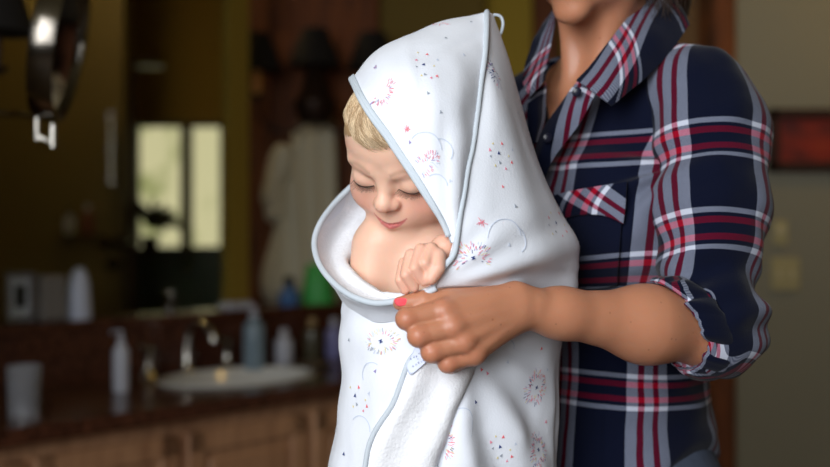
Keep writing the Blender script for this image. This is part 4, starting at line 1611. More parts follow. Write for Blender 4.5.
M_DOOR = wood('mahogany_door', srgb(70, 34, 12), srgb(128, 68, 24), .75)
M_CAB = wood('walnut_cabinet', srgb(146, 104, 76), srgb(188, 144, 108), .5, 4)
M_GRAN = None
k = NT('dark_red_granite')
tc = k.n('ShaderNodeTexCoord'); nz = k.n('ShaderNodeTexNoise', i_Scale=60, i_Detail=8, i_Roughness=.7)
k.l(tc.outputs['Object'], nz.inputs['Vector'])
r_ = k.n('ShaderNodeValToRGB'); e_ = r_.color_ramp.elements
e_[0].position = .35; e_[0].color = srgb(34, 16, 12); e_[1].position = .7; e_[1].color = srgb(104, 62, 44)
k.l(nz.outputs['Fac'], r_.inputs[0]); k.l(r_.outputs[0], k.b.inputs['Base Color'])
k.b.inputs['Roughness'].default_value = .25; k.b.inputs['Coat Weight'].default_value = .15; k.b.inputs['Coat Roughness'].default_value = .15
M_GRAN = k.m
M_CHROME = mat('chrome', (.50, .47, .42, 1), rough=.16, metal=1)
M_NICKEL = mat('dark_nickel', (.20, .18, .155, 1), rough=.16, metal=1)
M_BRONZE = mat('oiled_bronze', srgb(48, 32, 24), rough=.4, metal=.6)
M_BLACK = mat('black_shade', srgb(16, 12, 11), rough=.85)
M_PORC = mat('white_porcelain', srgb(200, 200, 196), rough=.1, coat=.5)
M_GLASS = mat('clear_glass', (1, 1, 1, 1), rough=.02, trans=1, ior=1.45)
M_CANDLE = mat('ivory_candle', srgb(220, 160, 90), rough=.6)
M_ROBE = mat('grey_robe', srgb(196, 188, 164), rough=.95, bump=.002, bscale=80)
M_TILE = mat('green_slate_tile', srgb(58, 72, 62), rough=.3, var=.3, vscale=4)
M_WHITE = mat('white_plastic', srgb(176, 178, 188), rough=.35)
M_GREENC = mat('green_cup', srgb(70, 170, 84), rough=.5)
M_BLUEB = mat('blue_plastic', srgb(60, 100, 150), rough=.3)
M_SILVER = mat('silver_frame', (.6, .6, .62, 1), rough=.25, metal=1)
M_DARKPIC = mat('dark_photo', srgb(30, 26, 24), rough=.3)

# vanity axis: the counter runs away to the right
vd = np.array([.643, .766, 0]); vn = np.array([-.766, .643, 0])
V0 = np.array([-.896, 2.49, 0])
vrz = math.atan2(vd[1], vd[0])


def vp(s_, t_, z):
    """along the counter, back from its front edge, up"""
    return V0 + vd * s_ + vn * t_ + np.array([0, 0, z])


def vbox(mb, s0, s1, t0, t1, z0, z1, m=0, bev=0):
    c = vp((s0 + s1) / 2, (t0 + t1) / 2, (z0 + z1) / 2)
    return mb.box(c, (s1 - s0, t1 - t0, z1 - z0), vrz, m, bev)


def st(name, mb, m, **kw):
    o = mb.build(name, m, **kw)
    o['kind'] = 'structure'
    return o


# floor, ceiling, walls
st('floor', MB().box((0.3, 3.2, -.03), (8.4, 9.6, .06)), M_FLOOR)
st('ceiling', MB().box((0.3, 3.2, 2.73), (8.4, 9.6, .06)), M_CEIL)
# wall behind the camera with the big daylight window
wbk = MB()
YB = -1.5
for x0, x1, z0, z1 in ((-3.9, -2.0, 0, 2.7), (.1, 4.5, 0, 2.7), (-2.0, .1, 0, .85), (-2.0, .1, 2.45, 2.7)):
    wbk.box(((x0 + x1) / 2, YB, (z0 + z1) / 2), (x1 - x0, .12, z1 - z0))
st('wall_back', wbk, M_BEIGE)
wf_ = MB()
for x in (-2.0, -.95, .1): wf_.box((x, YB, 1.65), (.06, .10, 1.6))
for z in (.86, 2.44): wf_.box((-.95, YB, z), (2.16, .10, .06))
st('window_1', wf_, M_WHITE)
st('wall_left', MB().box((-3.9, 3.2, 1.35), (.12, 9.5, 2.7)), M_WALLD)
st('wall_right', MB().box((4.5, 3.2, 1.35), (.12, 9.5, 2.7)), M_BEIGE)

# the far wall right of the wooden door, with the door frame behind the woman
wfar = MB()
wfar.box((.80, 4.70, 1.35), (1.60, .12, 2.7))
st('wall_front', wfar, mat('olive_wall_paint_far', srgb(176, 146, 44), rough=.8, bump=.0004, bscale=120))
wr2 = MB(); wr2.box((2.72, 3.60, 1.35), (3.50, .12, 2.7))
st('wall_front_right', wr2, mat('khaki_wall_paint', srgb(140, 136, 118), rough=.8, bump=.0004, bscale=120, var=.06, vscale=2))
tr = MB(); tr.box((.94, 3.60, 1.35), (.07, .2, 2.7), bev=.01)
st('trim_1', tr, M_DOOR)
tr = MB(); tr.box((.52, 4.60, 1.35), (.10, .12, 2.7), bev=.01)
st('trim_2', tr, M_DOOR)
tr = MB(); tr.box((1.06, 4.62, 1.35), (.20, .08, 2.1), bev=.01)
st('door_2', tr, mat('light_oak_panel', srgb(150, 110, 66), rough=.5))
# wooden door on the far side, left
XD0, XD1, YD = -.66, -.14, 4.45
dr = MB()
dr.box(((XD0 + XD1) / 2, YD + .06, 1.35), (XD1 - XD0, .06, 2.7))
for x in (XD0 + .05, XD1 - .05): dr.box((x, YD + .02, 1.35), (.10, .04, 2.7), bev=.008)
for z in (.25, 1.05, 1.98, 2.6): dr.box(((XD0 + XD1) / 2, YD + .022, z), (XD1 - XD0 - .1, .036, .14), bev=.008)
st('door_1', dr, M_DOOR)
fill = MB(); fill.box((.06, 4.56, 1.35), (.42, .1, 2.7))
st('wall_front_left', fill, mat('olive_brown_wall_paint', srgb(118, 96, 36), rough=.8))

# back wall of the vanity: low granite upstand with ledge, the glazed shower behind it
post = MB(); vbox(post, 1.165, 1.25, .60, .64, 1.03, 2.7)
po = st('trim_3', post, mat('yellow_painted_post', srgb(128, 106, 36), rough=.6))
pb = MB(); vbox(pb, 1.155, 1.26, .59, .65, 1.03, 1.055, bev=.005); st('trim_4', pb, M_WHITE)
wl = MB(); vbox(wl, -.36, 2.2, .595, .69, 0, .995)
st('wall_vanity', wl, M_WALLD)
head_ = MB(); vbox(head_, -.36, 1.165, .56, .70, 2.28, 2.7); st('trim_5', head_, M_WALLD)
gp = MB(); vbox(gp, -.36, 1.165, .615, .623, 1.03, 2.28)
k = NT('shower_glass')
k.b.inputs['Base Color'].default_value = (.93, .95, .90, 1)
k.b.inputs['Roughness'].default_value = .0
k.b.inputs['Transmission Weight'].default_value = 1
k.b.inputs['IOR'].default_value = 1.1
gl = st('window_2', gp, k.m)
# shower room walls
sw = MB(); sw.box((-1.9, 6.2, .60), (3.4, .1, 1.2))
st('wall_shower', sw, M_TILE)
sw = MB()
ZW0, ZW1 = 1.00, 1.86
WX = [(-1.49, -1.24), (-1.205, -1.03)]
sw.box((-2.6, 6.2, 1.9), (2.22, .1, 1.6)); sw.box((-.62, 6.2, 1.9), (.82, .1, 1.6))
sw.box((-1.26, 6.2, 2.28), (.46, .1, .84)); sw.box((-1.2225, 6.2, 1.48), (.035, .1, .78))
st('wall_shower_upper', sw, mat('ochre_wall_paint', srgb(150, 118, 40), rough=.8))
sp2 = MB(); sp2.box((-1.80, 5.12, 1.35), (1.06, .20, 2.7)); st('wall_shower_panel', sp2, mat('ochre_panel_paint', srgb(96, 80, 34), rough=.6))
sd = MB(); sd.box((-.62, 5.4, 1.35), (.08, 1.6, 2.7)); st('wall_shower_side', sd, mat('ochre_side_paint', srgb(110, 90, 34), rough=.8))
# garden seen outside
k = NT('garden_daylight')
tc = k.n('ShaderNodeTexCoord'); nz = k.n('ShaderNodeTexNoise', i_Scale=5, i_Detail=4)
k.l(tc.outputs['Object'], nz.inputs['Vector'])
r_ = k.n('ShaderNodeValToRGB'); e_ = r_.color_ramp.elements
e_[0].position = .30; e_[0].color = srgb(150, 156, 96); e_[1].position = .5; e_[1].color = srgb(226, 218, 172)
k.l(nz.outputs['Fac'], r_.inputs[0]); k.l(r_.outputs[0], k.b.inputs['Emission Color'])
k.b.inputs['Base Color'].default_value = (0, 0, 0, 1)
k.b.inputs['Emission Strength'].default_value = .8
gd = MB(); gd.box((-1.3, 6.9, 1.2), (2.2, .04, 2.4))
g_ = gd.build('garden', k.m); tag(g_, 'sunlit pale garden haze seen through the two far windows', 'garden', kind='stuff')
for i, (a, b) in enumerate(WX):
    w_ = MB()
    for x in (a, b): w_.box((x, 6.17, 1.53), (.02, .07, .68))
    w_.box(((a + b) / 2, 6.17, 1.86), (b - a, .07, .02)); w_.box(((a + b) / 2, 6.17, 1.20), (b - a, .07, .02))
    wo = st('window_%d' % (i + 3), w_, mat('window_frame_%d' % i, srgb(70, 66, 50), rough=.5))

# shower fittings
t_ = empty('shower', (-1.30, 5.0, 0)); tag(t_, 'dark shower head on a curved arm above the chrome rail', 'shower')
mb = MB(); mb.tube(spline([P(135, 250, 5.0) * [1, 1, 0] + [0, 0, .005], P(135, 250, 5.0), P(133, 120, 5.0), P(133, 75, 5.0), P(140, 62, 4.97), P(147, 62, 4.9)], 30), .012); keep(mb.build('riser_pipe', M_BRONZE, t_, smooth=True))
mb = MB(); mb.lathe([(.012, .03), (.02, .02), (.075, .0), (.07, -.012), (.0001, -.012)], P(148, 64, 4.9), 28); keep(mb.build('spray_rose', M_BRONZE, t_, smooth=True))
t_ = empty('grab_rail', (-1.28, 4.85, 0)); tag(t_, 'vertical chrome rail catching light left of the far windows', 'rail')
mb = MB(); mb.tube([P(111, 112, 4.85), P(111, 140, 4.85), P(111, 183, 4.85)], .010); keep(mb.build('bar', mat('polished_rail', (.9, .85, .75, 1), rough=.25, metal=1), t_, smooth=True))
for y in (116, 148, 180):
    mb = MB(); mb.tube([P(111, y, 4.85), P(111, y, 4.95)], .02); keep(mb.build('bracket', M_NICKEL, t_, smooth=True))
t_ = empty('shower_caddy', (-1.4, 5.0, 0)); tag(t_, 'wire shower caddy with small bottles left of the chrome rail', 'caddy')
mb = MB()
for z in (1.27, 1.35):
    mb.tube([(-1.55, 4.95, z), (-1.35, 4.95, z), (-1.35, 5.05, z), (-1.55, 5.05, z)], .004, closed=True)
for i in range(9): mb.tube([(-1.55 + i * .025, 4.95, 1.27), (-1.55 + i * .025, 5.05, 1.27)], .003)
keep(mb.build('basket', M_NICKEL, t_, smooth=True))


def bottle(name, label, cat, c, h, r, m, capm=None, pump=False, group=None):
    t = empty(name, c); tag(t, label, cat, group)
    b = MB(); b.lathe([(r * .9, 0), (r, .006), (r, h * .62), (r * .92, h * .70), (r * .42, h * .78), (r * .40, h * .82)], (0, 0, 0), 24)
    b.build('vessel', m, t, smooth=True)
    b = MB()
    if pump:
        b.lathe([(r * .45, h * .82), (r * .45, h * .88), (r * .15, h * .89), (r * .15, h * .97), (r * .3, h * .975), (r * .3, h)], (0, 0, 0), 16)
        b.tube([(0, 0, h * .985), (-r * .9, 0, h * .985), (-r * 1.25, 0, h * .95)], r * .12, 8)
        b.build('pump', capm or m, t, smooth=True)
    else:
        b.lathe([(r * .46, h * .82), (r * .48, h * .83), (r * .46, h), (0.0001, h)], (0, 0, 0), 18)
        b.build('cap', capm or m, t, smooth=True)
    return t


bottle('bottle', 'small pale bottle on the left of the shower caddy', 'bottle', (-1.50, 5.0, 1.275), .11, .022, M_WHITE, M_BLACK)
bottle('bottle', 'small amber bottle on the right of the shower caddy', 'bottle', (-1.42, 5.0, 1.275), .13, .024, mat('amber_plastic', srgb(120, 60, 40), rough=.3), M_WHITE)
for i, (px_, py_, lb_) in enumerate(((103, 243, 'upper left'), (120, 243, 'upper right'), (112, 264, 'lower'))):
    mb = MB(); mb.lathe([(.0001, -.02), (.022, -.018), (.03, 0), (.03, .02), (.012, .03), (.012, .175)], P(px_, py_, 4.87), 20, axis=(0, 1, 0))
    tag(mb.build('shower_valve', M_NICKEL, smooth=True), 'round shower valve knob, %s of the three beside the windows' % lb_, 'valve', 'shower valves')
t_ = mb = None
pl = MB()
for i in range(26):
    rr = random.Random(i)
    a = rr.uniform(-2.6, .3); b0 = P(150, 228, 5.3); L_ = rr.uniform(.06, .16)
    d = np.array([math.cos(a), rr.uniform(-.3, .3), -math.sin(a) * .8 + .3]); 
    sp_ = spline([b0, b0 + d * L_ * .6, b0 + d * L_ + [0, 0, -.03]], 6)
    pl.tube(sp_, [.006, .010, .012, .011, .008, .003], 6)
t_ = empty('hanging_plant', P(150, 240, 5.3)); tag(t_, 'dark bushy plant silhouetted against the left far window', 'plant')
keep(pl.build('foliage', mat('dark_leaves', srgb(40, 42, 22), rough=.6), t_, smooth=True))
mb = MB(); mb.lathe([(.03, -.09), (.045, 0), (.04, 0), (.028, -.08)], P(150, 236, 5.3), 20); keep(mb.build('pot', M_BRONZE, t_, smooth=True))

# ---- vanity
van = empty('vanity_cabinet', V0, 0); tag(van, 'walnut vanity cabinet with raised panel doors under the granite counter', 'cabinet')
mb = MB(); vbox(mb, -.34, 1.80, .085, .56, .09, .70); vbox(mb, -.34, 1.80, .045, .085, .09, .812); vbox(mb, -.34, 1.80, .10, .56, 0, .09); keep(mb.build('body', M_CAB, van))
def panel_door(s0, s1, z0, z1, name='door'):
    mb = MB()
    fr_ = .055
    vbox(mb, s0, s1, .035, .046, z0, z1)
    for a, b, c, d in ((s0, s0 + fr_, z0, z1), (s1 - fr_, s1, z0, z1), (s0, s1, z0, z0 + fr_), (s0, s1, z1 - fr_, z1)):
        vbox(mb, a, b, .020, .040, c, d, bev=.004)
    vbox(mb, s0 + fr_ + .02, s1 - fr_ - .02, .024, .040, z0 + fr_ + .02, z1 - fr_ - .02, bev=.010)
    o = keep(mb.build(name, M_CAB, van))
    return o
for s0, s1, hs in ((-.34, .07, .02), (.10, .50, .14), (.53, .95, .92), (.98, 1.42, 1.01)):
    d = panel_door(s0, s1, .13, .775)
    kb = MB(); kb.lathe([(.006, 0), (.006, .012), (.015, .018), (.016, .026), (.0001, .032)], vp(hs, .018, .66), 18, axis=tuple(-vn))
    ko = kb.build('knob', M_BRONZE, None, smooth=True); ko.parent = d; ko.matrix_parent_inverse = Matrix.Translation(-van.location)
    d2 = None
ct = MB()
# counter slab with an oval hole for the basin
SC_, TC_, ra_, rb_ = .93, .285, .250, .175
nn_ = 64
ring_in = [vp(SC_ + ra_ * math.cos(2 * PI * i / nn_), TC_ + rb_ * math.sin(2 * PI * i / nn_), .855) for i in range(nn_)]
def rect_pt(i):
    a = 2 * PI * i / nn_
    c, s_ = math.cos(a), math.sin(a)
    k_ = min((.30 / abs(c)) if abs(c) > 1e-6 else 9, (.24 / abs(s_)) if abs(s_) > 1e-6 else 9)
    return vp(SC_ + c * k_, TC_ + s_ * k_, .855)
ring_out = [rect_pt(i) for i in range(nn_)]
dz_ = np.array([0, 0, -.04])
VV = ring_in + ring_out + [p + dz_ for p in ring_in]
FF = [(i, (i + 1) % nn_, nn_ + (i + 1) % nn_, nn_ + i) for i in range(nn_)] + [(i, (i + 1) % nn_, 2 * nn_ + (i + 1) % nn_, 2 * nn_ + i) for i in range(nn_)]
ct.add(VV, FF)
vbox(ct, -.36, SC_ - .30, 0, .565, .815, .855); vbox(ct, SC_ + .30, 1.85, 0, .565, .815, .855)
vbox(ct, SC_ - .30, SC_ + .30, 0, TC_ - .24, .815, .855); vbox(ct, SC_ - .30, SC_ + .30, TC_ + .24, .565, .815, .855)
mb = ct.build('countertop', M_GRAN); tag(mb, 'glossy dark red granite countertop running under the sink', 'countertop')
mb = MB(); vbox(mb, -.36, 1.85, .565, .59, .815, 1.0); vbox(mb, -.36, 1.85, .555, .72, 1.0, 1.03, bev=.004)
tag(mb.build('backsplash', M_GRAN), 'dark red granite backsplash with a narrow ledge behind the sink', 'backsplash')
mb = MB()
prof = [(1.06, .003), (1.03, .010), (.98, .008), (.93, -.01), (.80, -.07), (.55, -.115), (.2, -.13), (.0001, -.132)]
VV = []; FF = []
for k_, h_ in prof:
    for i in range(48):
        a = 2 * PI * i / 48
        VV.append(vp(SC_ + ra_ * k_ * math.cos(a), TC_ + rb_ * k_ * math.sin(a), .855 + h_))
for j in range(len(prof) - 1):
    for i in range(48): FF.append((j * 48 + i, j * 48 + (i + 1) % 48, (j + 1) * 48 + (i + 1) % 48, (j + 1) * 48 + i))
mb.add(VV, FF)
tag(mb.build('sink_basin', M_PORC, smooth=True), 'oval white sink basin set in the granite counter', 'sink')
# faucet: spout and two handles
t_ = empty('faucet', vp(SC_, .50, .855)); tag(t_, 'chrome sink faucet with curved spout and two handles', 'faucet')
mb = MB(); mb.lathe([(.026, 0), (.022, .01), (.013, .03), (.012, .08)], vp(SC_ - .02, .50, .855), 20)
mb.tube(spline([vp(SC_ - .02, .50, .93), vp(SC_ - .02, .49, .985), vp(SC_ - .02, .44, 1.01), vp(SC_ - .02, .39, .99), vp(SC_ - .02, .375, .955)], 24), .011)
keep(mb.build('spout', M_CHROME, t_, smooth=True))
for ds in (-.17, .13):
    mb = MB(); mb.lathe([(.026, 0), (.022, .012), (.012, .03), (.011, .07), (.016, .078), (.018, .09), (.0001, .098)], vp(SC_ + ds, .49, .855), 20)
    mb.tube([vp(SC_ + ds, .49, .94), vp(SC_ + ds - .04, .47, .952), vp(SC_ + ds - .055, .465, .955)], [.008, .006, .008], 10)
    keep(mb.build('handle', M_CHROME, t_, smooth=True))

# things on the counter and the ledge
def onc(px, Y=None, t=None):
    """where the counter line at depth t crosses the photograph's column px"""
    k_ = (px - 415) / F
    b0 = V0 + vn * t
    s_ = (k_ * b0[1] - b0[0]) / (vd[0] - k_ * vd[1])
    return b0 + vd * s_
def loc(px, t, z): q = onc(px, t=t); return (float(q[0]), float(q[1]), z)
ZC, ZL = .8555, 1.0305
bottle('lotion_bottle', 'tall slim white pump bottle standing alone on the counter left of the faucet', 'bottle', loc(121, .30, ZC), .165, .022, M_WHITE, M_WHITE, pump=True)
bottle('spray_bottle', 'clear bottle with a silver pump, leftmost of the bottles right of the sink', 'bottle', loc(254, .42, ZC), .20, .034, mat('bluish_plastic', srgb(120, 138, 150), rough=.2), M_WHITE, pump=True)
bottle('jar', 'short white jar with a pale lid beside the clear pump bottle', 'jar', loc(284, .44, ZC), .115, .03, M_WHITE, mat('pale_lid', srgb(190, 190, 196), rough=.3))
bottle('bottle', 'dark bottle with a gold cap near the green cup', 'bottle', loc(312, .46, ZC), .14, .030, mat('olive_glass', srgb(70, 66, 50), rough=.2), mat('gold_cap', srgb(190, 160, 110), rough=.3, metal=.7))
bottle('jar', 'lavender jar half hidden behind the towel', 'jar', loc(334, .46, ZC), .135, .028, mat('lavender_plastic', srgb(120, 120, 165), rough=.35), M_WHITE)
q = loc(310, .32, ZC); mb = MB(); mb.lathe([(.05, 0), (.075, .006), (.08, .012), (.072, .012), (.05, .006), (.0001, .005)], q, 28)
tag(mb.build('soap_dish', mat('bronze_dish', srgb(90, 76, 64), rough=.3), smooth=True), 'shallow dark dish on the counter below the dark bottle', 'dish')
q = loc(318, .64, ZL); mb = MB(); mb.lathe([(.060, 0), (.062, .005), (.040, .135), (.036, .14), (.0001, .14)], q, 32)
tag(mb.build('green_cup', M_GREENC, smooth=True), 'bright green tapered cup upside down on the ledge', 'cup')
q = loc(289, .63, ZL)
t_ = empty('blue_bottle', q); tag(t_, 'low blue bottle on the ledge left of the green cup', 'bottle')
mb = MB(); mb.lathe([(.034, 0), (.036, .01), (.036, .045), (.018, .06), (.016, .07)], (0, 0, 0), 24); mb.build('vessel', M_BLUEB, t_, smooth=True)
mb = MB(); mb.lathe([(.018, .07), (.018, .10), (.0001, .102)], (0, 0, 0), 20); mb.build('cap', M_BLACK, t_, smooth=True)
# glass tumbler at the left end of the counter
q = loc(24, .12, ZC); mb = MB(); mb.lathe([(.036, 0), (.040, .12), (.037, .12), (.033, .008), (.0001, .008)], q, 32)
tag(mb.build('tumbler', mat('smoked_glass', (.55, .56, .6, 1), rough=.05, trans=.7), smooth=True), 'smoky glass tumbler at the left end of the counter', 'glass')
# picture frame on the ledge
q = np.array(loc(20, .63, ZL))
t_ = empty('picture_frame', q, vrz - .35); tag(t_, 'silver framed small picture standing on the left end of the ledge', 'picture frame')
mb = MB()
for x in (-.036, .036): mb.box((x, 0, .072), (.017, .014, .144), bev=.003)
for z in (.0085, .1355): mb.box((0, 0, z), (.089, .014, .017), bev=.003)
mb.build('frame', M_SILVER, t_)
mb = MB(); mb.box((0, .003, .072), (.058, .004, .112)); mb.build('mat', M_WHITE, t_)
mb = MB(); mb.box((0, -.001, .074), (.030, .004, .062)); mb.build('picture', M_DARKPIC, t_)
q = np.array(loc(49, .64, ZL)); mb = MB(); mb.box(q + [0, 0, .065], (.085, .06, .13), vrz, bev=.008)
t_ = tag(mb.build('tissue_box', mat('grey_card', srgb(120, 116, 112), rough=.7)), 'grey tissue box behind the silver picture frame', 'box')
q = np.array(loc(79, .63, ZL)); mb = MB(); mb.lathe([(.036, 0), (.038, .01), (.032, .10), (.022, .135), (.010, .15), (.0001, .152)], q, 28)
tag(mb.build('white_cone', mat('frosted_white', srgb(190, 196, 214), rough=.4), smooth=True), 'rounded white dispenser on the ledge right of the tissue box', 'dispenser')
q = np.array(loc(170, .63, ZL)); mb = MB(); mb.lathe([(.022, 0), (.022, .03), (.012, .04), (.018, .055), (.014, .07), (.0001, .072)], q, 24)
tag(mb.build('ornament', M_NICKEL, smooth=True), 'small metal ornament on the ledge behind the faucet', 'ornament')

# ---- sconce: three black shades, candles, curved arms
YS = 4.2
sc_ = empty('wall_sconce', P(315, 105, YS + .1)); tag(sc_, 'three-armed bronze candle sconce with black shades on the wooden door', 'sconce')
mb = MB(); mb.lathe([(.0001, -.07), (.05, -.06), (.075, -.02), (.08, .02), (.06, .05), (.03, .14), (.012, .20)], P(315, 108, YS), 28); 
mb.tube([P(315, 108, YS), P(315, 108, YS + .26)], .02)
keep(mb.build('body', M_BRONZE, sc_, smooth=True))
for px_ in (257, 315, 373):
    yb = 50
    if px_ != 315:
        mb = MB(); mb.tube(spline([P(315, 112, YS), P(315 + (px_ - 315) * .45, 132, YS), P(315 + (px_ - 315) * .9, 122, YS), P(px_, 98, YS)], 24), .008)
        mb.lathe([(.01, -.01), (.03, 0), (.032, .01), (.01, .012)], P(px_, 97, YS), 20)
        keep(mb.build('arm', M_BRONZE, sc_, smooth=True))
    mb = MB(); c_ = P(px_, 97 if px_ != 315 else 88, YS); mb.lathe([(.015, 0), (.015, .10), (.0001, .10)], c_, 16); keep(mb.build('candle', M_CANDLE, sc_, smooth=True))
    mb = MB()
    c_ = P(px_, 70 if px_ != 315 else 66, YS)
    mb.lathe([(.098, 0), (.045, .135), (.043, .135), (.095, .002)], c_, 32)
    keep(mb.build('lamp_shade', M_BLACK, sc_, smooth=True))

# ---- robe on a hook of the door
rb = empty('hanging_robe', P(308, 120, 4.35)); tag(rb, 'pale grey bathrobe hanging below the sconce on the wooden door', 'robe')
R_ = Body()
YR = 4.34
R_.cone(P(312, 128, YR), P(296, 200, YR), .05, .085, .05)
R_.cone(P(296, 200, YR), P(292, 285, YR), .085, .10, .05)
R_.cone(P(318, 130, YR), P(326, 250, YR), .055, .075, .04)
R_.cone(P(326, 250, YR), P(322, 320, YR), .075, .08, .04)
v, f = R_.mesh(.008)
# flatten towards the door and drape in long folds
v[:, 1] = YR + (v[:, 1] - YR) * .55
N = normals(v, f)
v = v + N * (.014 * np.sin(v[:, 0] * 95 + v[:, 2] * 4) + .010 * nz3(v * [1, 1, .3], 14))[:, None]
keep(link('garment', v, f, M_ROBE, rb))
kn = Body(); kn.cone(P(283, 155, YR - .05), P(272, 195, YR - .05), .045, .036, .03); kn.cone(P(272, 195, YR - .05), P(276, 212, YR - .05), .036, .04, .03)
v, f = kn.mesh(.008); v = v + normals(v, f) * (.008 * nz3(v, 25))[:, None]
keep(link('sleeve', v, f, M_ROBE, rb))


# unseen ceiling lamp and glow, added to warm the top of the right wall
t_ = empty('added_ceiling_lamp', (1.7, 2.9, 2.55)); tag(t_, 'added warm ceiling lamp, unseen, tinting the right wall', 'lamp')
mb = MB(); mb.lathe([(.0001, 0), (.12, .01), (.16, .06), (.16, .09), (.05, .1), (.05, .148)], (0, 0, 0), 32)
mb.build('lamp_shade', mat('opal_glass', srgb(240, 210, 150), rough=.4, emit=(1, .75, .4, 1), estr=1.0), t_, smooth=True)
pl_ = bpy.data.lights.new('added_lamp_glow', 'POINT'); pl_.energy = 7; pl_.color = (1, .62, .12); pl_.shadow_soft_size = .15
po_ = bpy.data.objects.new('added_lamp_glow', pl_); COL.objects.link(po_); po_.location = (1.7, 2.9, 2.45)

t_ = empty('added_shower_lamp', (-1.25, 4.3, 2.62)); tag(t_, 'added small warm ceiling lamp, unseen, brightening the dark shower', 'lamp')  # unseen lamp and point light, added to lift the black shower walls
mb = MB(); mb.lathe([(.0001, 0), (.07, .005), (.09, .03), (.09, .078)], (0, 0, 0), 28)
mb.build('lamp_shade', mat('opal_glass_small', srgb(240, 210, 150), rough=.4, emit=(1, .78, .4, 1), estr=1.0), t_, smooth=True)
pl_ = bpy.data.lights.new('added_shower_glow', 'POINT'); pl_.energy = 7; pl_.color = (1, .75, .36); pl_.shadow_soft_size = .1
po_ = bpy.data.objects.new('added_shower_glow', pl_); COL.objects.link(po_); po_.location = (-1.25, 4.3, 2.52)

# ---- magnifying mirror at the upper left, on a wall arm
mm = empty('shaving_mirror', P(56, 60, 2.15)); tag(mm, 'round chrome magnifying mirror seen nearly edge-on at the upper left', 'mirror')
nrm = np.array([.97, .11, -.17]); nrm /= np.linalg.norm(nrm)
cM = P(60, 42, 2.15)
mb = MB(); mb.lathe([(.134, -.020), (.146, -.022), (.150, 0), (.146, .022), (.134, .020), (.130, 0), (.134, -.020)], cM, 64, axis=tuple(nrm))
keep(mb.build('rim', M_NICKEL, mm, smooth=True))
mb = MB(); mb.lathe([(.134, .010), (.11, .004), (.06, 0), (.0001, -.001)], cM, 48, axis=tuple(nrm)); keep(mb.build('mirror_glass', mat('mirror_silver', (.8, .8, .8, 1), rough=.03, metal=1), mm, smooth=True))
mb = MB(); mb.lathe([(.134, -.010), (.09, -.020), (.0001, -.022)], cM, 48, axis=tuple(nrm)); keep(mb.build('back', M_NICKEL, mm, smooth=True))
mb = MB(); mb.lathe([(.007, -.022), (.008, 0), (.007, .022), (.0001, .024)], P(53, 136, 2.15), 16); keep(mb.build('pivot', M_CHROME, mm, smooth=True))
mb = MB(); mb.tube(spline([P(53, 143, 2.15), P(44, 139, 2.15), P(37, 134, 2.15), P(37, 118, 2.16), P(30, 116, 2.2), P(0, 113, 2.26), P(-110, 111, 2.28), vp(-.36, .15, 1.52)], 40), .006)
mb.tube([P(37, 114, 2.15), P(37, 140, 2.15)], .006)
keep(mb.build('arm', M_CHROME, mm, smooth=True))
mb = MB(); mb.lathe([(.05, 0), (.045, .015), (.0001, .018)], vp(-.36, .15, 1.52), 24, axis=tuple(vd)); keep(mb.build('wall_plate', M_CHROME, mm, smooth=True))
wl = MB(); vbox(wl, -.46, -.36, -.05, .9, 0, 2.7); st('wall_left_return', wl, M_WALLD)

# lamp with a black shade at the top left corner
tl = empty('wall_lamp', P(2, 40, 2.5)); tag(tl, 'black conical lamp shade cut by the upper left corner', 'lamp')
mb = MB(); mb.lathe([(.078, 0), (.035, .125), (.033, .125), (.075, .002)], P(-2, 33, 2.45), 32); keep(mb.build('lamp_shade', M_BLACK, tl, smooth=True))
mb = MB(); mb.tube(spline([P(-2, 24, 2.45), P(-2, 58, 2.45), P(-10, 76, 2.45), P(-60, 72, 2.46), vp(-.36, .42, 1.63)], 24), .007); mb.lathe([(.004, -.02), (.022, -.005), (.022, 0), (.006, .004)], P(-2, 66, 2.45), 16)
keep(mb.build('arm', M_BRONZE, tl, smooth=True))

# ---- right wall: dark red picture, switches
pc = empty('wall_picture', (1.36, 3.53, 1.5)); tag(pc, 'dark red framed picture on the wall right of the woman', 'picture')
x0, z0 = P(768, 172, 3.53)[0], P(768, 172, 3.53)[2]
x1, z1 = P(850, 109, 3.53)[0], P(850, 109, 3.53)[2]
mb = MB()
fw = .03
for a, b, c, d in ((x0, x1, z0, z0 + fw), (x0, x1, z1 - fw, z1), (x0, x0 + fw, z0, z1), (x1 - fw, x1, z0, z1)):
    mb.box(((a + b) / 2, 3.525, (c + d) / 2), (b - a, .03, d - c), bev=.004)
keep(mb.build('frame', mat('dark_frame', srgb(52, 26, 18), rough=.5), pc))
mb = MB(); mb.box(((x0 + x1) / 2, 3.53, (z0 + z1) / 2), (x1 - x0 - .04, .01, z1 - z0 - .04))
k = NT('abstract_red'); tc = k.n('ShaderNodeTexCoord'); nz = k.n('ShaderNodeTexNoise', i_Scale=7, i_Detail=3); k.l(tc.outputs['Object'], nz.inputs['Vector'])
r_ = k.n('ShaderNodeValToRGB'); e_ = r_.color_ramp.elements
e_[0].position = .35; e_[0].color = srgb(48, 22, 30); e_[1].position = .6; e_[1].color = srgb(150, 44, 24)
x_ = e_.new(.72); x_.color = srgb(176, 96, 40)
k.l(nz.outputs['Fac'], r_.inputs[0]); k.l(r_.outputs[0], k.b.inputs['Base Color'])
keep(mb.build('canvas', k.m, pc))
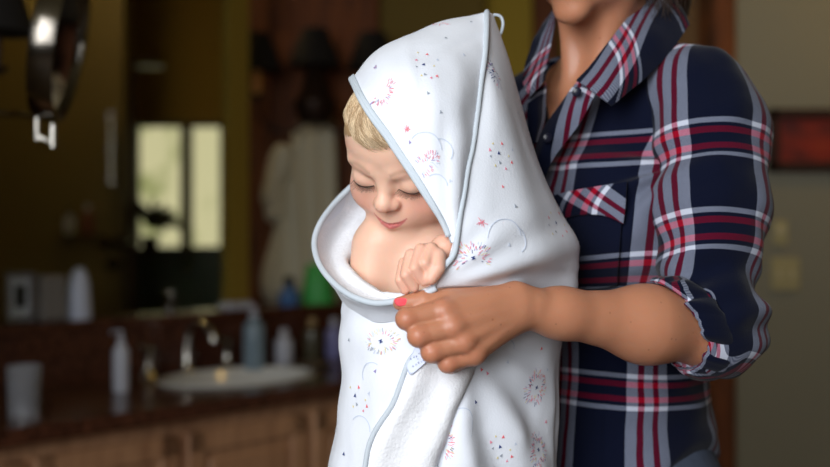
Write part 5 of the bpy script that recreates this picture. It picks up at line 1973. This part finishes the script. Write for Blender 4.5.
for px_, py_, w_, h_, lb_, nm in ((780, 233, .045, .075, 'small pale thermostat plate above the double light switch', 'thermostat'), (785, 274, .088, .10, 'beige double light switch plate on the right wall', 'light_switch')):
    t_ = empty(nm, P(px_, py_, 3.535)); tag(t_, lb_, 'switch' if nm == 'light_switch' else 'thermostat')
    mb = MB(); mb.box((0, 0, 0), (w_, .012, h_), bev=.003); mb.build('plate', mat(nm + '_plate', srgb(176, 164, 120), rough=.5), t_)
    mb = MB()
    if nm == 'light_switch':
        for x in (-.02, .02):
            mb = MB(); mb.box((x, -.008, 0), (.012, .010, .028), bev=.002); mb.build('toggle', M_CEIL, t_)
    else:
        mb.box((0, -.008, .01), (.025, .006, .025), bev=.001); mb.build('dial', M_CEIL, t_)

# ================================================================ light and camera
l = bpy.data.lights.new('window_daylight', 'AREA'); l.shape = 'RECTANGLE'; l.size = 2.0; l.size_y = 1.5
l.energy = 27; l.color = (.96, .98, 1.0)
lo = bpy.data.objects.new('window_daylight', l); COL.objects.link(lo); lo.location = (-.95, YB + .07, 1.65)
lo.rotation_euler = (math.radians(90), 0, math.radians(0))
l2 = bpy.data.lights.new('added_key_light', 'AREA'); l2.shape = 'RECTANGLE'; l2.size = 1.2; l2.size_y = 1.4  # key light added inside the room, beam narrowed to leave the vanity dim
l2.energy = 12; l2.color = (.94, .97, 1.0); l2.spread = math.radians(84)
lo2 = bpy.data.objects.new('added_key_light', l2); COL.objects.link(lo2); lo2.location = (-.62, -.42, 1.85)
lo2.rotation_euler = (Vector((.25, 1.25, 1.22)) - Vector(lo2.location)).to_track_quat('-Z', 'Y').to_euler()

cam = bpy.data.cameras.new('camera'); co = bpy.data.objects.new('camera', cam); COL.objects.link(co)
cam.lens = 50; cam.sensor_width = 36; co.location = (0, 0, EYE); co.rotation_euler = (PI / 2, 0, 0); SC.camera = co
cam.clip_start = .05
cam.dof.use_dof = True; cam.dof.focus_distance = 1.27; cam.dof.aperture_fstop = 2.4
w = bpy.data.worlds.new('world'); SC.world = w; w.use_nodes = True
w.node_tree.nodes['Background'].inputs[0].default_value = (.5, .55, .6, 1)
w.node_tree.nodes['Background'].inputs[1].default_value = .12
vs = SC.view_settings
vs.view_transform = 'Standard'; vs.look = 'None'; vs.gamma = 1; vs.exposure = 0; vs.use_curve_mapping = False
